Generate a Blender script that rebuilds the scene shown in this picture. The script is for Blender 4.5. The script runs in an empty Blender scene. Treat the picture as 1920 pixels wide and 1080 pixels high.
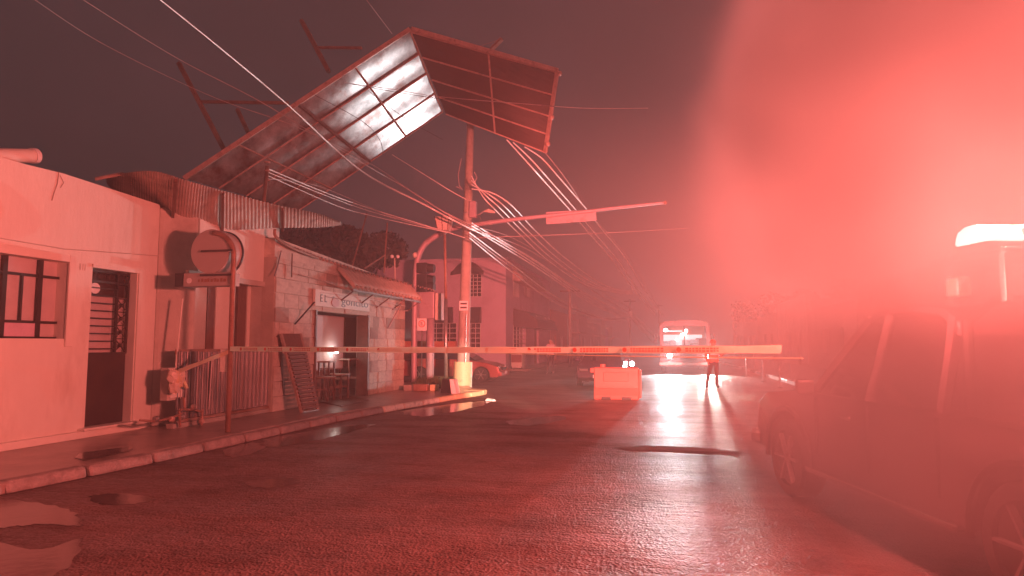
import bpy, bmesh, math, random
from mathutils import Vector, Matrix
R = math.radians
random.seed(7)
scn = bpy.context.scene
col = scn.collection

# ------------------------------------------------------------------ camera
F, CAMH = 1250.0, 1.6                       # focal length in pixels of a 1920 wide frame
YAW, PITCH = R(12.407), R(4.802)
FW = Vector((-math.sin(YAW)*math.cos(PITCH), math.cos(YAW)*math.cos(PITCH), math.sin(PITCH)))
RT = Vector((math.cos(YAW), math.sin(YAW), 0))
UP = RT.cross(FW)
CP = Vector((0, 0, CAMH))
cd = bpy.data.cameras.new('camera'); cam = bpy.data.objects.new('camera', cd); col.objects.link(cam)
cd.sensor_width = 36; cd.lens = 36*F/1920; cd.clip_end = 2000; cd.clip_start = 0.05
cam.matrix_world = Matrix((( RT.x, UP.x, -FW.x, CP.x), (RT.y, UP.y, -FW.y, CP.y), (RT.z, UP.z, -FW.z, CP.z), (0,0,0,1)))
scn.camera = cam

# ------------------------------------------------------------------ world: night sky under city glow
w = bpy.data.worlds.new('World'); scn.world = w; w.use_nodes = True
nt = w.node_tree; nt.nodes.clear()
out = nt.nodes.new('ShaderNodeOutputWorld')
sky = nt.nodes.new('ShaderNodeTexSky'); sky.sky_type = 'NISHITA'; sky.sun_disc = False
sky.sun_elevation = R(-2); sky.sun_rotation = R(200)
bg1 = nt.nodes.new('ShaderNodeBackground'); bg1.inputs[1].default_value = 0.004
nt.links.new(sky.outputs[0], bg1.inputs[0])
tc = nt.nodes.new('ShaderNodeTexCoord'); ns = nt.nodes.new('ShaderNodeTexNoise')
ns.inputs['Scale'].default_value = 3.0; ns.inputs['Detail'].default_value = 5
nt.links.new(tc.outputs['Generated'], ns.inputs['Vector'])
cr = nt.nodes.new('ShaderNodeValToRGB')
cr.color_ramp.elements[0].position = 0.35; cr.color_ramp.elements[0].color = (0.020, 0.023, 0.025, 1)
cr.color_ramp.elements[1].position = 0.7; cr.color_ramp.elements[1].color = (0.042, 0.031, 0.035, 1)
nt.links.new(ns.outputs[0], cr.inputs[0])
bg2 = nt.nodes.new('ShaderNodeBackground'); bg2.inputs[1].default_value = 1.0
nt.links.new(cr.outputs[0], bg2.inputs[0])
ad = nt.nodes.new('ShaderNodeAddShader'); nt.links.new(bg1.outputs[0], ad.inputs[0]); nt.links.new(bg2.outputs[0], ad.inputs[1])
nt.links.new(ad.outputs[0], out.inputs[0])

# ------------------------------------------------------------------ lights of the place and added fill lights
RED = (1.0, 0.160, 0.130)
def lamp(name, typ, loc, power, color, radius=.1, target=None, angle=60, blend=.5, parent=None):
    l = bpy.data.lights.new(name, typ); l.energy = power; l.color = color; l.shadow_soft_size = radius
    o = bpy.data.objects.new(name, l); col.objects.link(o); o.location = loc
    if typ == 'SPOT':
        l.spot_size = R(angle); l.spot_blend = blend
    if target is not None:
        o.rotation_euler = (Vector(target)-Vector(loc)).to_track_quat('-Z', 'Y').to_euler()
    return o
LB = Vector((2.47, 5.30, 2.50))             # just over the roof light bar, above the added shade board of the police pickup
RED_POWER = 6000
lamp('beacon_light', 'POINT', LB, RED_POWER, RED, .3)
lamp('extra_beam_light', 'SPOT', LB+Vector((0,.1,.03)), 46000, RED, .12, (-8, 42, 3.5), 52, 1.)  # extra spot added at the bar to brighten the far buildings
lamp('extra_beam_light', 'SPOT', LB+Vector((-.1,-.02,.03)), 2500, RED, .25, (-9, .6, 4.2), 100, .9)  # extra spot added to brighten the left edge of the cloud
lamp('added_side_light', 'POINT', (1.80, 5.02, 2.0), 500, RED, .16)  # added lamp, lifts the red veil over the pickup flank
HL = (1.0, .93, .84); CW = (.92, .96, 1.0)
lamp('bus_headlight_light', 'SPOT', (0.55, 37.55, .95), 6000, CW, .12, (0.3, 6, .3), 75, .6)
lamp('bus_headlight_light', 'SPOT', (2.6, 37.55, .95), 4200, HL, .12, (2.6, 6, .3), 75, .6)
lamp('car_headlight_light', 'SPOT', (-1.22, 25.2, .82), 300, CW, .08, (-2.4, 5, .4), 70, .5)
lamp('torch_light', 'SPOT', (2.35, 26.6, 1.35), 3900, CW, .12, (-6.95, 19.1, 8.5), 17, 1.)
lamp('pickup_headlight_light', 'SPOT', (1.22, 8.85, .92), 14000, (1, .9, .66), .05, (-6.1, 21.7, .45), 10, .7)

scn.render.engine = 'CYCLES'
scn.cycles.max_bounces = 6; scn.cycles.volume_bounces = 1; scn.cycles.diffuse_bounces = 3; scn.cycles.glossy_bounces = 4
scn.cycles.sample_clamp_indirect = 8; scn.cycles.use_denoising = True
scn.cycles.caustics_reflective = False; scn.cycles.caustics_refractive = False
vs = scn.view_settings; vs.view_transform = 'Standard'; vs.look = 'None'; vs.exposure = 0; vs.gamma = 1; vs.use_curve_mapping = False

# ------------------------------------------------------------------ helpers
def ray(px, py): return FW + RT*((px-960)/F) - UP*((py-540)/F)
def PX(px, py, x): d = ray(px, py); return CP + d*(x/d.x)
def PY(px, py, y): d = ray(px, py); return CP + d*(y/d.y)
def PZ(px, py, z): d = ray(px, py); return CP + d*((z-CAMH)/d.z)

def mat(name, c, rough=.6, metal=0, var=.15, scale=3., bump=0., bscale=40., emis=None, es=1., dirt=None, dscale=1.2, spec=.5, stretch=None, alpha=None):
    m = bpy.data.materials.new(name); m.use_nodes = True
    t = m.node_tree; p = t.nodes['Principled BSDF']
    p.inputs['Roughness'].default_value = rough; p.inputs['Metallic'].default_value = metal
    p.inputs['Specular IOR Level'].default_value = spec
    co = t.nodes.new('ShaderNodeTexCoord'); vec = co.outputs['Object']
    if stretch:
        mp = t.nodes.new('ShaderNodeMapping'); mp.inputs['Scale'].default_value = stretch
        t.links.new(vec, mp.inputs[0]); vec = mp.outputs[0]
    c4 = (*c, 1)
    if emis:
        p.inputs['Emission Color'].default_value = (*emis, 1); p.inputs['Emission Strength'].default_value = es
    n = t.nodes.new('ShaderNodeTexNoise'); n.inputs['Scale'].default_value = scale; n.inputs['Detail'].default_value = 6
    n.inputs['Roughness'].default_value = .65
    t.links.new(vec, n.inputs['Vector'])
    mx = t.nodes.new('ShaderNodeMix'); mx.data_type = 'RGBA'
    mr = t.nodes.new('ShaderNodeMapRange'); mr.inputs[1].default_value = .3; mr.inputs[2].default_value = .7
    t.links.new(n.outputs[0], mr.inputs[0]); t.links.new(mr.outputs[0], mx.inputs[0])
    mx.inputs[6].default_value = tuple(v*(1-var) for v in c)+(1,)
    mx.inputs[7].default_value = tuple(min(1, v*(1+var)) for v in c)+(1,)
    last = mx.outputs[2]
    if dirt:
        n2 = t.nodes.new('ShaderNodeTexNoise'); n2.inputs['Scale'].default_value = dscale; n2.inputs['Detail'].default_value = 8
        n2.inputs['Roughness'].default_value = .7
        t.links.new(vec, n2.inputs['Vector'])
        mr2 = t.nodes.new('ShaderNodeMapRange'); mr2.inputs[1].default_value = .52; mr2.inputs[2].default_value = .68
        t.links.new(n2.outputs[0], mr2.inputs[0])
        m2 = t.nodes.new('ShaderNodeMix'); m2.data_type = 'RGBA'
        t.links.new(mr2.outputs[0], m2.inputs[0]); t.links.new(last, m2.inputs[6]); m2.inputs[7].default_value = (*dirt, 1)
        last = m2.outputs[2]
    t.links.new(last, p.inputs['Base Color'])
    if bump:
        n3 = t.nodes.new('ShaderNodeTexNoise'); n3.inputs['Scale'].default_value = bscale; n3.inputs['Detail'].default_value = 4
        t.links.new(vec, n3.inputs['Vector'])
        b = t.nodes.new('ShaderNodeBump'); b.inputs['Strength'].default_value = bump; b.inputs['Distance'].default_value = .02
        t.links.new(n3.outputs[0], b.inputs['Height']); t.links.new(b.outputs[0], p.inputs['Normal'])
    return m

M = {}
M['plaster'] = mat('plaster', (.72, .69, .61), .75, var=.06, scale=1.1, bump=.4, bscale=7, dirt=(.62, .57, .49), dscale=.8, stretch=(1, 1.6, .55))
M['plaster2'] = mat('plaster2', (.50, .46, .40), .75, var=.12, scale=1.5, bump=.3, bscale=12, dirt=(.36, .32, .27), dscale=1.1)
M['trim'] = mat('trim', (.72, .68, .60), .65, var=.05, scale=2, bump=.15, bscale=14)
M['block'] = mat('block', (.58, .50, .42), .8, var=.16, scale=2.2, bump=.5, bscale=16, dirt=(.36, .29, .24), dscale=1.3)
M['block_dark'] = mat('block_dark', (.36, .30, .25), .8, var=.2, scale=2.2, bump=.5, bscale=16, dirt=(.25, .2, .17))
M['block_pale'] = mat('block_pale', (.70, .64, .52), .75, var=.22, scale=5, bump=.6, bscale=20, dirt=(.40, .32, .24), dscale=4)
M['mortar'] = mat('mortar', (.44, .38, .32), .85, bump=.4, bscale=40)
M['dark_metal'] = mat('dark_metal', (.025, .02, .02), .4, .0, bump=.1, dirt=(.05, .03, .022))
M['door_metal'] = mat('door_metal', (.035, .018, .018), .45, .0, bump=.1, dirt=(.055, .028, .022))
M['steel'] = mat('steel', (.42, .40, .39), .35, .8, bump=.1, dirt=(.22, .15, .11), dscale=3)
M['galv'] = mat('galv', (.17, .165, .165), .42, .75, var=.25, scale=5, bump=.1, dirt=(.12, .09, .08), dscale=2.5, stretch=(3, 3, .4))
M['rust'] = mat('rust', (.34, .19, .14), .6, .3, var=.25, scale=6, bump=.2, dirt=(.18, .09, .06))
M['frame_rust'] = mat('frame_rust', (.55, .36, .30), .45, .3, var=.2, scale=6, dirt=(.3, .17, .13), dscale=5)
M['roof_sheet'] = mat('roof_sheet', (.52, .40, .34), .5, .35, var=.25, scale=3, bump=.1, dirt=(.30, .20, .17), dscale=2)
M['tile'] = mat('tile', (.52, .40, .33), .7, var=.2, scale=5, bump=.3)
M['concrete'] = mat('concrete', (.36, .32, .28), .8, var=.15, scale=4, bump=.3, bscale=30, dirt=(.22, .18, .15))
M['kerb_concrete'] = mat('kerb_concrete', (.25, .20, .18), .6, var=.3, scale=7, bump=.8, bscale=22, dirt=(.13, .09, .08), dscale=3)
M['wood'] = mat('wood', (.15, .08, .06), .5, var=.3, scale=6, bump=.3, stretch=(1, 6, 1))
M['wood_pale'] = mat('wood_pale', (.36, .26, .21), .5, var=.3, scale=6, bump=.3, dirt=(.2, .12, .09), dscale=3)
M['pink'] = mat('pink', (.66, .56, .68), .8, var=.06, scale=1.2, bump=.2, bscale=8, dirt=(.55, .43, .53), dscale=.5)
M['awning_dark'] = mat('awning_dark', (.06, .03, .03), .45, var=.2)
M['white'] = mat('white', (.8, .8, .78), .28, var=.04)
M['yellow'] = mat('yellow', (.74, .62, .36), .55, var=.12, scale=5, bump=.3, dirt=(.40, .32, .2), dscale=5)
M['kerb_white'] = mat('kerb_white', (.72, .66, .55), .6, var=.15, scale=8, bump=.5, bscale=30, dirt=(.3, .25, .2), dscale=6)
M['orange'] = mat('orange', (.46, .12, .085), .45, var=.08, scale=3, bump=.1, bscale=10, dirt=(.36, .10, .075), dscale=2)
M['paint_pickup'] = mat('paint_pickup', (.13, .10, .11), .2, .0, var=.05, spec=.6)
M['paint_red'] = mat('paint_red', (.30, .07, .06), .3, .2, var=.05)
M['paint_dark'] = mat('paint_dark', (.07, .05, .08), .25, .3, var=.05)
M['paint_cream'] = mat('paint_cream', (.16, .12, .14), .4, .1, var=.06)
M['rubber'] = mat('rubber', (.02, .018, .018), .75, bump=.2)
M['chrome'] = mat('chrome', (.7, .68, .66), .15, 1)
M['black_plastic'] = mat('black_plastic', (.018, .016, .016), .5)
M['cable'] = mat('cable', (.82, .78, .74), .45, .2, var=.25, scale=2)
M['cable_dark'] = mat('cable_dark', (.10, .07, .07), .6)
M['cable_mid'] = mat('cable_mid', (.5, .42, .4), .5, .1)
M['panel_metal'] = mat('panel_metal', (.42, .39, .38), .38, .9, var=.6, scale=1.6, bump=.25, bscale=1.8, dirt=(.20, .07, .05), dscale=1.1, stretch=(1, 1, 1))
M['panel_red'] = mat('panel_red', (.05, .02, .014), .6, .2, var=.2, scale=2, dirt=(.035, .014, .012), dscale=1.2)
M['sign_face'] = mat('sign_face', (.42, .36, .33), .5, var=.05)
M['sign_print'] = mat('sign_print', (.04, .02, .02), .5)
M['tape'] = mat('tape', (.95, .74, .50), .32, var=.03)
M['orange_wall'] = mat('orange_wall', (.60, .22, .14), .8, var=.1)
M['mast_grey'] = mat('mast_grey', (.42, .33, .37), .5, .2, var=.1, scale=4, dirt=(.3, .2, .2), dscale=4)
M['tape_white'] = mat('tape_white', (.92, .84, .76), .3, var=.03)
M['tape_print'] = mat('tape_print', (.65, .10, .06), .4)
M['brown_wall'] = mat('brown_wall', (.26, .17, .08), .7, var=.2, scale=1)
M['pale_wall'] = mat('pale_wall', (.62, .50, .50), .7, var=.04)
M['grass'] = mat('grass', (.07, .09, .03), .7, var=.4, scale=10)
M['leaf'] = mat('leaf', (.03, .036, .02), .6, var=.4, scale=3)
M['bark'] = mat('bark', (.12, .09, .07), .9, bump=.5)
M['skin'] = mat('skin', (.42, .25, .18), .5)
M['cloth_orange'] = mat('cloth_orange', (.80, .16, .08), .7, bump=.2)
M['cloth_dark'] = mat('cloth_dark', (.03, .025, .03), .8, bump=.2)
M['lens_red'] = mat('lens_red', (.7, .05, .04), .2, emis=(1, .12, .08), es=3)
M['dome_white'] = mat('dome_white', (1, 1, 1), .3, emis=(1, .96, .93), es=14)
M['lamp_white'] = mat('lamp_white', (1, 1, 1), .3, emis=(1, .97, .92), es=40)
M['lamp_cool'] = mat('lamp_cool', (1, 1, 1), .3, emis=(.92, .96, 1), es=60)
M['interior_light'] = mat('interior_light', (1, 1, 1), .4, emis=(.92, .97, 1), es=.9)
M['interior'] = mat('interior', (.5, .5, .52), .6, var=.3, scale=3)
M['lamp_shade'] = mat('lamp_shade', (.62, .52, .46), .5, var=.2, scale=6)
M['stud'] = mat('stud', (.75, .70, .62), .5, var=.1, scale=8)
def glass(name, c, rough=.06, tr=.0):
    m = mat(name, c, rough, 0, var=.1, spec=.9)
    m.node_tree.nodes['Principled BSDF'].inputs['Transmission Weight'].default_value = tr
    return m
M['glass_dark'] = glass('glass_dark', (.02, .015, .02), .05)
M['glass_car'] = glass('glass_car', (.35, .3, .3), .03, .85)
M['glass_clear'] = glass('glass_clear', (.95, .95, .95), .02, 1.)
M['glass_pale'] = glass('glass_pale', (.52, .44, .43), .2)
M['glass_pink'] = glass('glass_pink', (.60, .42, .50), .2)

for k_ in ('tape', 'tape_white'):      # thin plastic film lets light through
    t = M[k_].node_tree; tl_ = t.nodes.new('ShaderNodeBsdfTranslucent'); tl_.inputs[0].default_value = (.95, .82, .62, 1)
    ms = t.nodes.new('ShaderNodeMixShader'); ms.inputs[0].default_value = .45
    t.links.new(t.nodes['Principled BSDF'].outputs[0], ms.inputs[1]); t.links.new(tl_.outputs[0], ms.inputs[2]); t.links.new(ms.outputs[0], t.nodes['Material Output'].inputs[0])
# wet asphalt
def asphalt():
    m = bpy.data.materials.new('wet_asphalt'); m.use_nodes = True; t = m.node_tree; p = t.nodes['Principled BSDF']
    co = t.nodes.new('ShaderNodeTexCoord'); v = co.outputs['Object']
    def noise(scale, det=4, rough=.6, st=None):
        vv = v
        if st:
            mp = t.nodes.new('ShaderNodeMapping'); mp.inputs['Scale'].default_value = st; t.links.new(v, mp.inputs[0]); vv = mp.outputs[0]
        n = t.nodes.new('ShaderNodeTexNoise'); n.inputs['Scale'].default_value = scale; n.inputs['Detail'].default_value = det
        n.inputs['Roughness'].default_value = rough; t.links.new(vv, n.inputs['Vector']); return n.outputs[0]
    def rng(i, a, b, c, d):
        r = t.nodes.new('ShaderNodeMapRange'); 
        for k, x in enumerate((a, b, c, d)): r.inputs[k+1].default_value = x
        t.links.new(i, r.inputs[0]); return r.outputs[0]
    wet = noise(.35, 6, .65, (1, .8, 1))
    band = noise(.5, 3, .5, (.25, 1.3, 1))
    t.links.new(rng(wet, .38, .64, .55, .40), p.inputs['Roughness'])
    cm = t.nodes.new('ShaderNodeMix'); cm.data_type = 'RGBA'
    t.links.new(rng(noise(1.2, 8, .7), .35, .65, 0, 1), cm.inputs[0]); cm.inputs[6].default_value = (.092, .058, .052, 1); cm.inputs[7].default_value = (.175, .112, .10, 1)
    t.links.new(cm.outputs[2], p.inputs['Base Color']); 
    gr = t.nodes.new('ShaderNodeTexVoronoi'); gr.inputs['Scale'].default_value = 26; t.links.new(v, gr.inputs['Vector'])
    bnd = rng(noise(1.1, 5, .6, (.35, 1.5, 1)), .38, .64, .08, .95); grn = rng(gr.outputs['Color'], .3, .8, .35, 1.3)
    mm_ = t.nodes.new('ShaderNodeMath'); mm_.operation = 'MULTIPLY'; t.links.new(bnd, mm_.inputs[0]); t.links.new(grn, mm_.inputs[1]); t.links.new(mm_.outputs[0], p.inputs['Specular IOR Level'])
    vo = t.nodes.new('ShaderNodeTexVoronoi'); vo.inputs['Scale'].default_value = 42; t.links.new(v, vo.inputs['Vector'])
    b1 = t.nodes.new('ShaderNodeBump'); b1.inputs['Strength'].default_value = 1.; b1.inputs['Distance'].default_value = .012
    t.links.new(vo.outputs['Distance'], b1.inputs['Height'])
    b2 = t.nodes.new('ShaderNodeBump'); b2.inputs['Strength'].default_value = .55; b2.inputs['Distance'].default_value = .12
    t.links.new(band, b2.inputs['Height']); t.links.new(b1.outputs[0], b2.inputs['Normal'])
    b3 = t.nodes.new('ShaderNodeBump'); b3.inputs['Strength'].default_value = .8; b3.inputs['Distance'].default_value = .045
    t.links.new(noise(9, 4, .6, (.5, 1.6, 1)), b3.inputs['Height']); t.links.new(b2.outputs[0], b3.inputs['Normal'])
    t.links.new(b3.outputs[0], p.inputs['Normal'])
    return m
M['asphalt'] = asphalt()
M['pavement'] = mat('pavement', (.27, .20, .175), .28, var=.3, scale=2, bump=.35, bscale=25, dirt=(.09, .06, .05), dscale=1.5, spec=.6)
M['puddle'] = mat('puddle', (.08, .054, .048), .15, var=.2, bump=.12, bscale=7, spec=.9)
M['mud'] = mat('mud', (.1, .07, .05), .9, bump=.6, bscale=12)

class MB:
    def __init__(s): s.v = []; s.f = []
    def poly(s, pts): 
        i = len(s.v); s.v += [Vector(p) for p in pts]; s.f.append(tuple(range(i, i+len(pts)))); return s
    def hexa(s, p):      # 8 points: bottom 4, top 4
        i = len(s.v); s.v += [Vector(q) for q in p]
        for f in ((3,2,1,0), (4,5,6,7), (0,1,5,4), (1,2,6,5), (2,3,7,6), (3,0,4,7)): s.f.append(tuple(i+k for k in f))
        return s
    def box(s, x0, x1, y0, y1, z0, z1):
        return s.hexa([(x0,y0,z0),(x1,y0,z0),(x1,y1,z0),(x0,y1,z0),(x0,y0,z1),(x1,y0,z1),(x1,y1,z1),(x0,y1,z1)])
    def bar(s, a, b, w=.05, h=None):       # square bar between two points
        a = Vector(a); b = Vector(b); d = (b-a).normalized(); h = h or w
        u = d.cross(Vector((0,0,1)));  u = Vector((1,0,0)) if u.length < 1e-3 else u.normalized(); q = d.cross(u)
        c = [u*(-w/2)+q*(-h/2), u*(w/2)+q*(-h/2), u*(w/2)+q*(h/2), u*(-w/2)+q*(h/2)]
        return s.hexa([a+k for k in c]+[b+k for k in c])
    def tube(s, pts, r, n=8, caps=True):
        pts = [Vector(p) for p in pts]; rs = r if isinstance(r, (list, tuple)) else [r]*len(pts)
        i0 = len(s.v); pu = None
        for k, p in enumerate(pts):
            d = (pts[min(k+1, len(pts)-1)]-pts[max(k-1, 0)]).normalized()
            if pu is None:
                u = d.cross(Vector((0,0,1))); u = Vector((1,0,0)) if u.length < 1e-3 else u.normalized()
            else:
                u = (pu-d*pu.dot(d)).normalized()
            pu = u; q = d.cross(u)
            for j in range(n):
                a = 2*math.pi*j/n; s.v.append(p+(u*math.cos(a)+q*math.sin(a))*rs[k])
        for k in range(len(pts)-1):
            for j in range(n):
                a = i0+k*n+j; b = i0+k*n+(j+1) % n; s.f.append((a, b, b+n, a+n))
        if caps: s.f.append(tuple(i0+j for j in reversed(range(n)))); s.f.append(tuple(i0+(len(pts)-1)*n+j for j in range(n)))
        return s
    def prism(s, pts, ext):                # polygon swept by a vector
        pts = [Vector(p) for p in pts]; e = Vector(ext); n = len(pts); i = len(s.v)
        s.v += pts+[p+e for p in pts]
        s.f.append(tuple(i+k for k in reversed(range(n)))); s.f.append(tuple(i+n+k for k in range(n)))
        for k in range(n): j = (k+1) % n; s.f.append((i+k, i+j, i+n+j, i+n+k))
        return s
    def sphere(s, c, r, n=10, m=7, sz=1.):
        c = Vector(c); i = len(s.v)
        for a in range(m+1):
            th = math.pi*a/m
            for b in range(n): ph = 2*math.pi*b/n; s.v.append(c+Vector((r*math.sin(th)*math.cos(ph), r*math.sin(th)*math.sin(ph), r*sz*math.cos(th))))
        for a in range(m):
            for b in range(n): p = i+a*n+b; q = i+a*n+(b+1) % n; s.f.append((p, p+n, q+n, q))
        return s
    def build(s, name, material, parent=None, smooth=False, bevel=0, loc=None, kind=None, mesh_fix=True):
        off = Vector((0,0,0)); q = parent
        while q is not None: off += q.location; q = q.parent
        if parent is None and loc is not None: off = Vector(loc)
        me = bpy.data.meshes.new(name); me.from_pydata([tuple(v-off) for v in s.v], [], s.f)
        if mesh_fix:
            bm = bmesh.new(); bm.from_mesh(me); bmesh.ops.remove_doubles(bm, verts=bm.verts, dist=1e-5)
            bmesh.ops.recalc_face_normals(bm, faces=bm.faces); bm.to_mesh(me); bm.free()
        me.materials.append(M[material] if isinstance(material, str) else material)
        o = bpy.data.objects.new(name, me); col.objects.link(o)
        if parent is not None: o.parent = parent
        elif loc is not None: o.location = loc
        if smooth:
            for p in me.polygons: p.use_smooth = True
        if bevel:
            b = o.modifiers.new('bevel', 'BEVEL'); b.width = bevel; b.segments = 2; b.limit_method = 'ANGLE'; b.angle_limit = R(35)
        if kind: o['kind'] = kind
        return o
def tag(o, label, cat, group=None):
    o['label'] = label; o['category'] = cat
    if group: o['group'] = group
    return o
def thing(name, loc, label, cat, group=None):
    o = bpy.data.objects.new(name, None); o.empty_display_size = .2; col.objects.link(o); o.location = loc
    bpy.context.view_layer.update()
    return tag(o, label, cat, group)
def dup(o, parent=None):
    c = o.copy(); col.objects.link(c); c.parent = parent
    for ch in list(o.children): dup(ch, c)
    return c
def text(body, size, name, material, parent, origin, xdir, updir, depth=.01, extrude=True):
    cu = bpy.data.curves.new(name, 'FONT'); cu.body = body; cu.size = size; cu.extrude = depth; cu.resolution_u = 3
    to = bpy.data.objects.new(name, cu); col.objects.link(to); bpy.context.view_layer.update()
    dg = bpy.context.evaluated_depsgraph_get(); me = bpy.data.meshes.new_from_object(to.evaluated_get(dg))
    bpy.data.objects.remove(to)
    x = Vector(xdir).normalized(); u = Vector(updir).normalized(); z = x.cross(u)
    off = Vector((0,0,0)); q = parent
    while q is not None: off += q.location; q = q.parent
    for v in me.vertices:
        v.co = Vector(origin)+x*v.co.x+u*v.co.y+z*v.co.z-off
    me.materials.clear(); me.materials.append(M[material])
    o = bpy.data.objects.new(name, me); col.objects.link(o); o.parent = parent
    return o
def lerp(a, b, t): return a+(b-a)*t

# ------------------------------------------------------------------ haze, ground, road, pavement
HZ = 500
o = MB().box(-HZ-20, HZ+20, -HZ-20, HZ+20, -2, 19).build('haze', 'white', kind='stuff')  # added volume, spreads lamp glow as a veil over the scene
hm = bpy.data.materials.new('haze'); hm.use_nodes = True; t = hm.node_tree; t.nodes.clear()
oo = t.nodes.new('ShaderNodeOutputMaterial'); pv = t.nodes.new('ShaderNodeVolumePrincipled')
HAZE_D = .0070
pv.inputs['Density'].default_value = HAZE_D; pv.inputs['Color'].default_value = (.9, .9, .9, 1); pv.inputs['Anisotropy'].default_value = .0
t.links.new(pv.outputs[0], oo.inputs['Volume'])
o.data.materials.clear(); o.data.materials.append(hm)

MB().poly([(-HZ,-HZ,-.012),(HZ,-HZ,-.012),(HZ,HZ,-.012),(-HZ,HZ,-.012)]).build('ground', 'mud', kind='structure')
KX = -6.6
MB().poly([(-60,21.5,-.004),(-5,21.5,-.004),(-5,36.5,-.004),(-60,36.5,-.004)]).build('road', 'asphalt', kind='structure')
g = MB()
g.poly([(-8,-12,0),(7,-12,0),(7,300,0),(-8,300,0)])
g.build('road', 'asphalt', kind='structure')
# pavement with dropped rounded nose at the street corner
pv_ = MB(); pts = [(-14,-12),(KX-.25,-12),(KX-.25,13)]
pts += [(-6.45,15.3),(-5.95,18.6),(-5.6,20.4),(-5.65,21.2),(-6.1,21.75),(-7.2,24.2),(-14,24.6)]
pv_.prism([(x,y,.0) for x,y in pts], (0,0,.13)).build('pavement', 'pavement', kind='structure', bevel=.02)
# kerb pieces
kerb = thing('kerb', (KX, 10, 0), 'worn concrete kerb of separate stones edging the near pavement', 'kerb')
kerb['kind'] = 'structure'; del kerb['category']
kp = [(-6.85,-1),(-6.85,5.5),(-6.83,6),(-6.66,7.6),(-6.6,9.7),(-6.52,12.5),(-6.22,15.3),(-5.75,18.6),(-5.4,20.4)]
def along(p, d):
    for a, b in zip(p, p[1:]):
        L = math.dist(a, b)
        if d <= L: return Vector((lerp(a[0], b[0], d/L), lerp(a[1], b[1], d/L), 0))
        d -= L
    return Vector((*p[-1], 0))
tot = sum(math.dist(a, b) for a, b in zip(kp, kp[1:])); d = 3.0
while d < tot-.05:
    L = min(.98, tot-d); a = along(kp, d+.012); b = along(kp, d+L-.012); n = (b-a).normalized().cross(Vector((0,0,1)))
    h = .135+random.uniform(0, .012); wd = .18
    mt = 'kerb_white' if 14.2 < a.y < 16.8 else ('yellow' if a.y > 16.8 else 'kerb_concrete')
    k = MB().hexa([a+n*.02, b+n*.02, b-n*wd, a-n*wd]+[p+Vector((0,0,h)) for p in (a-n*.02, b-n*.02, b-n*wd, a-n*wd)])
    k.build('kerb_stone', mt, kerb, bevel=.04); d += L
nose = MB(); ring = [Vector((-5.4+.0,20.4,0))]+[Vector((-5.75+.36*math.cos(a), 20.7+.5*math.sin(a), 0)) for a in [R(q) for q in range(-10, 171, 20)]]
nose.prism(ring+[Vector((-6.1,20.6,0))], (0,0,.15)).build('kerb_end', 'yellow', kerb, bevel=.03)
# added scattering volume round the pickup beacons, stands in for their red glow
MC, MR = Vector((2.1, 4.3, 2.35)), Vector((2.4, 2.7, 2.95))
mm = MB().sphere((0, 0, 0), 1, 32, 20)
for v in mm.v: v.x *= MR.x; v.y *= MR.y; v.z *= MR.z
mo = mm.build('glow_mist', 'white', loc=None, kind='stuff'); mo.location = MC
mo['label'] = 'added volume standing in for the red glow round the pickup beacons'
vm_ = bpy.data.materials.new('glow_mist'); vm_.use_nodes = True; t = vm_.node_tree; t.nodes.clear()
oo = t.nodes.new('ShaderNodeOutputMaterial'); pv = t.nodes.new('ShaderNodeVolumePrincipled'); t.links.new(pv.outputs[0], oo.inputs['Volume'])
pv.inputs['Color'].default_value = (.95, .95, .95, 1)
tc_ = t.nodes.new('ShaderNodeTexCoord'); mp = t.nodes.new('ShaderNodeMapping'); mp.inputs['Scale'].default_value = (1/MR.x, 1/MR.y, 1/MR.z)
t.links.new(tc_.outputs['Object'], mp.inputs[0]); ln_ = t.nodes.new('ShaderNodeVectorMath'); ln_.operation = 'LENGTH'; t.links.new(mp.outputs[0], ln_.inputs[0])
mr_ = t.nodes.new('ShaderNodeMapRange'); mr_.interpolation_type = 'SMOOTHSTEP'
GLOW_D = .036
for k, x in enumerate((1.0, .45, 0, GLOW_D)): mr_.inputs[k+1].default_value = x
t.links.new(ln_.outputs['Value'], mr_.inputs[0])
ds_ = t.nodes.new('ShaderNodeVectorMath'); ds_.operation = 'DISTANCE'; ds_.inputs[1].default_value = tuple(LB-MC); t.links.new(tc_.outputs['Object'], ds_.inputs[0])
m3_ = t.nodes.new('ShaderNodeMapRange')
for k, x in enumerate((.6, 2.5, .02, 1.0)): m3_.inputs[k+1].default_value = x  # density thinned near the lamp to keep the glow even
t.links.new(ds_.outputs['Value'], m3_.inputs[0])
mu_ = t.nodes.new('ShaderNodeMath'); mu_.operation = 'MULTIPLY'; t.links.new(mr_.outputs[0], mu_.inputs[0]); t.links.new(m3_.outputs[0], mu_.inputs[1])
t.links.new(mu_.outputs[0], pv.inputs['Density'])
mo.data.materials.clear(); mo.data.materials.append(vm_)
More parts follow.
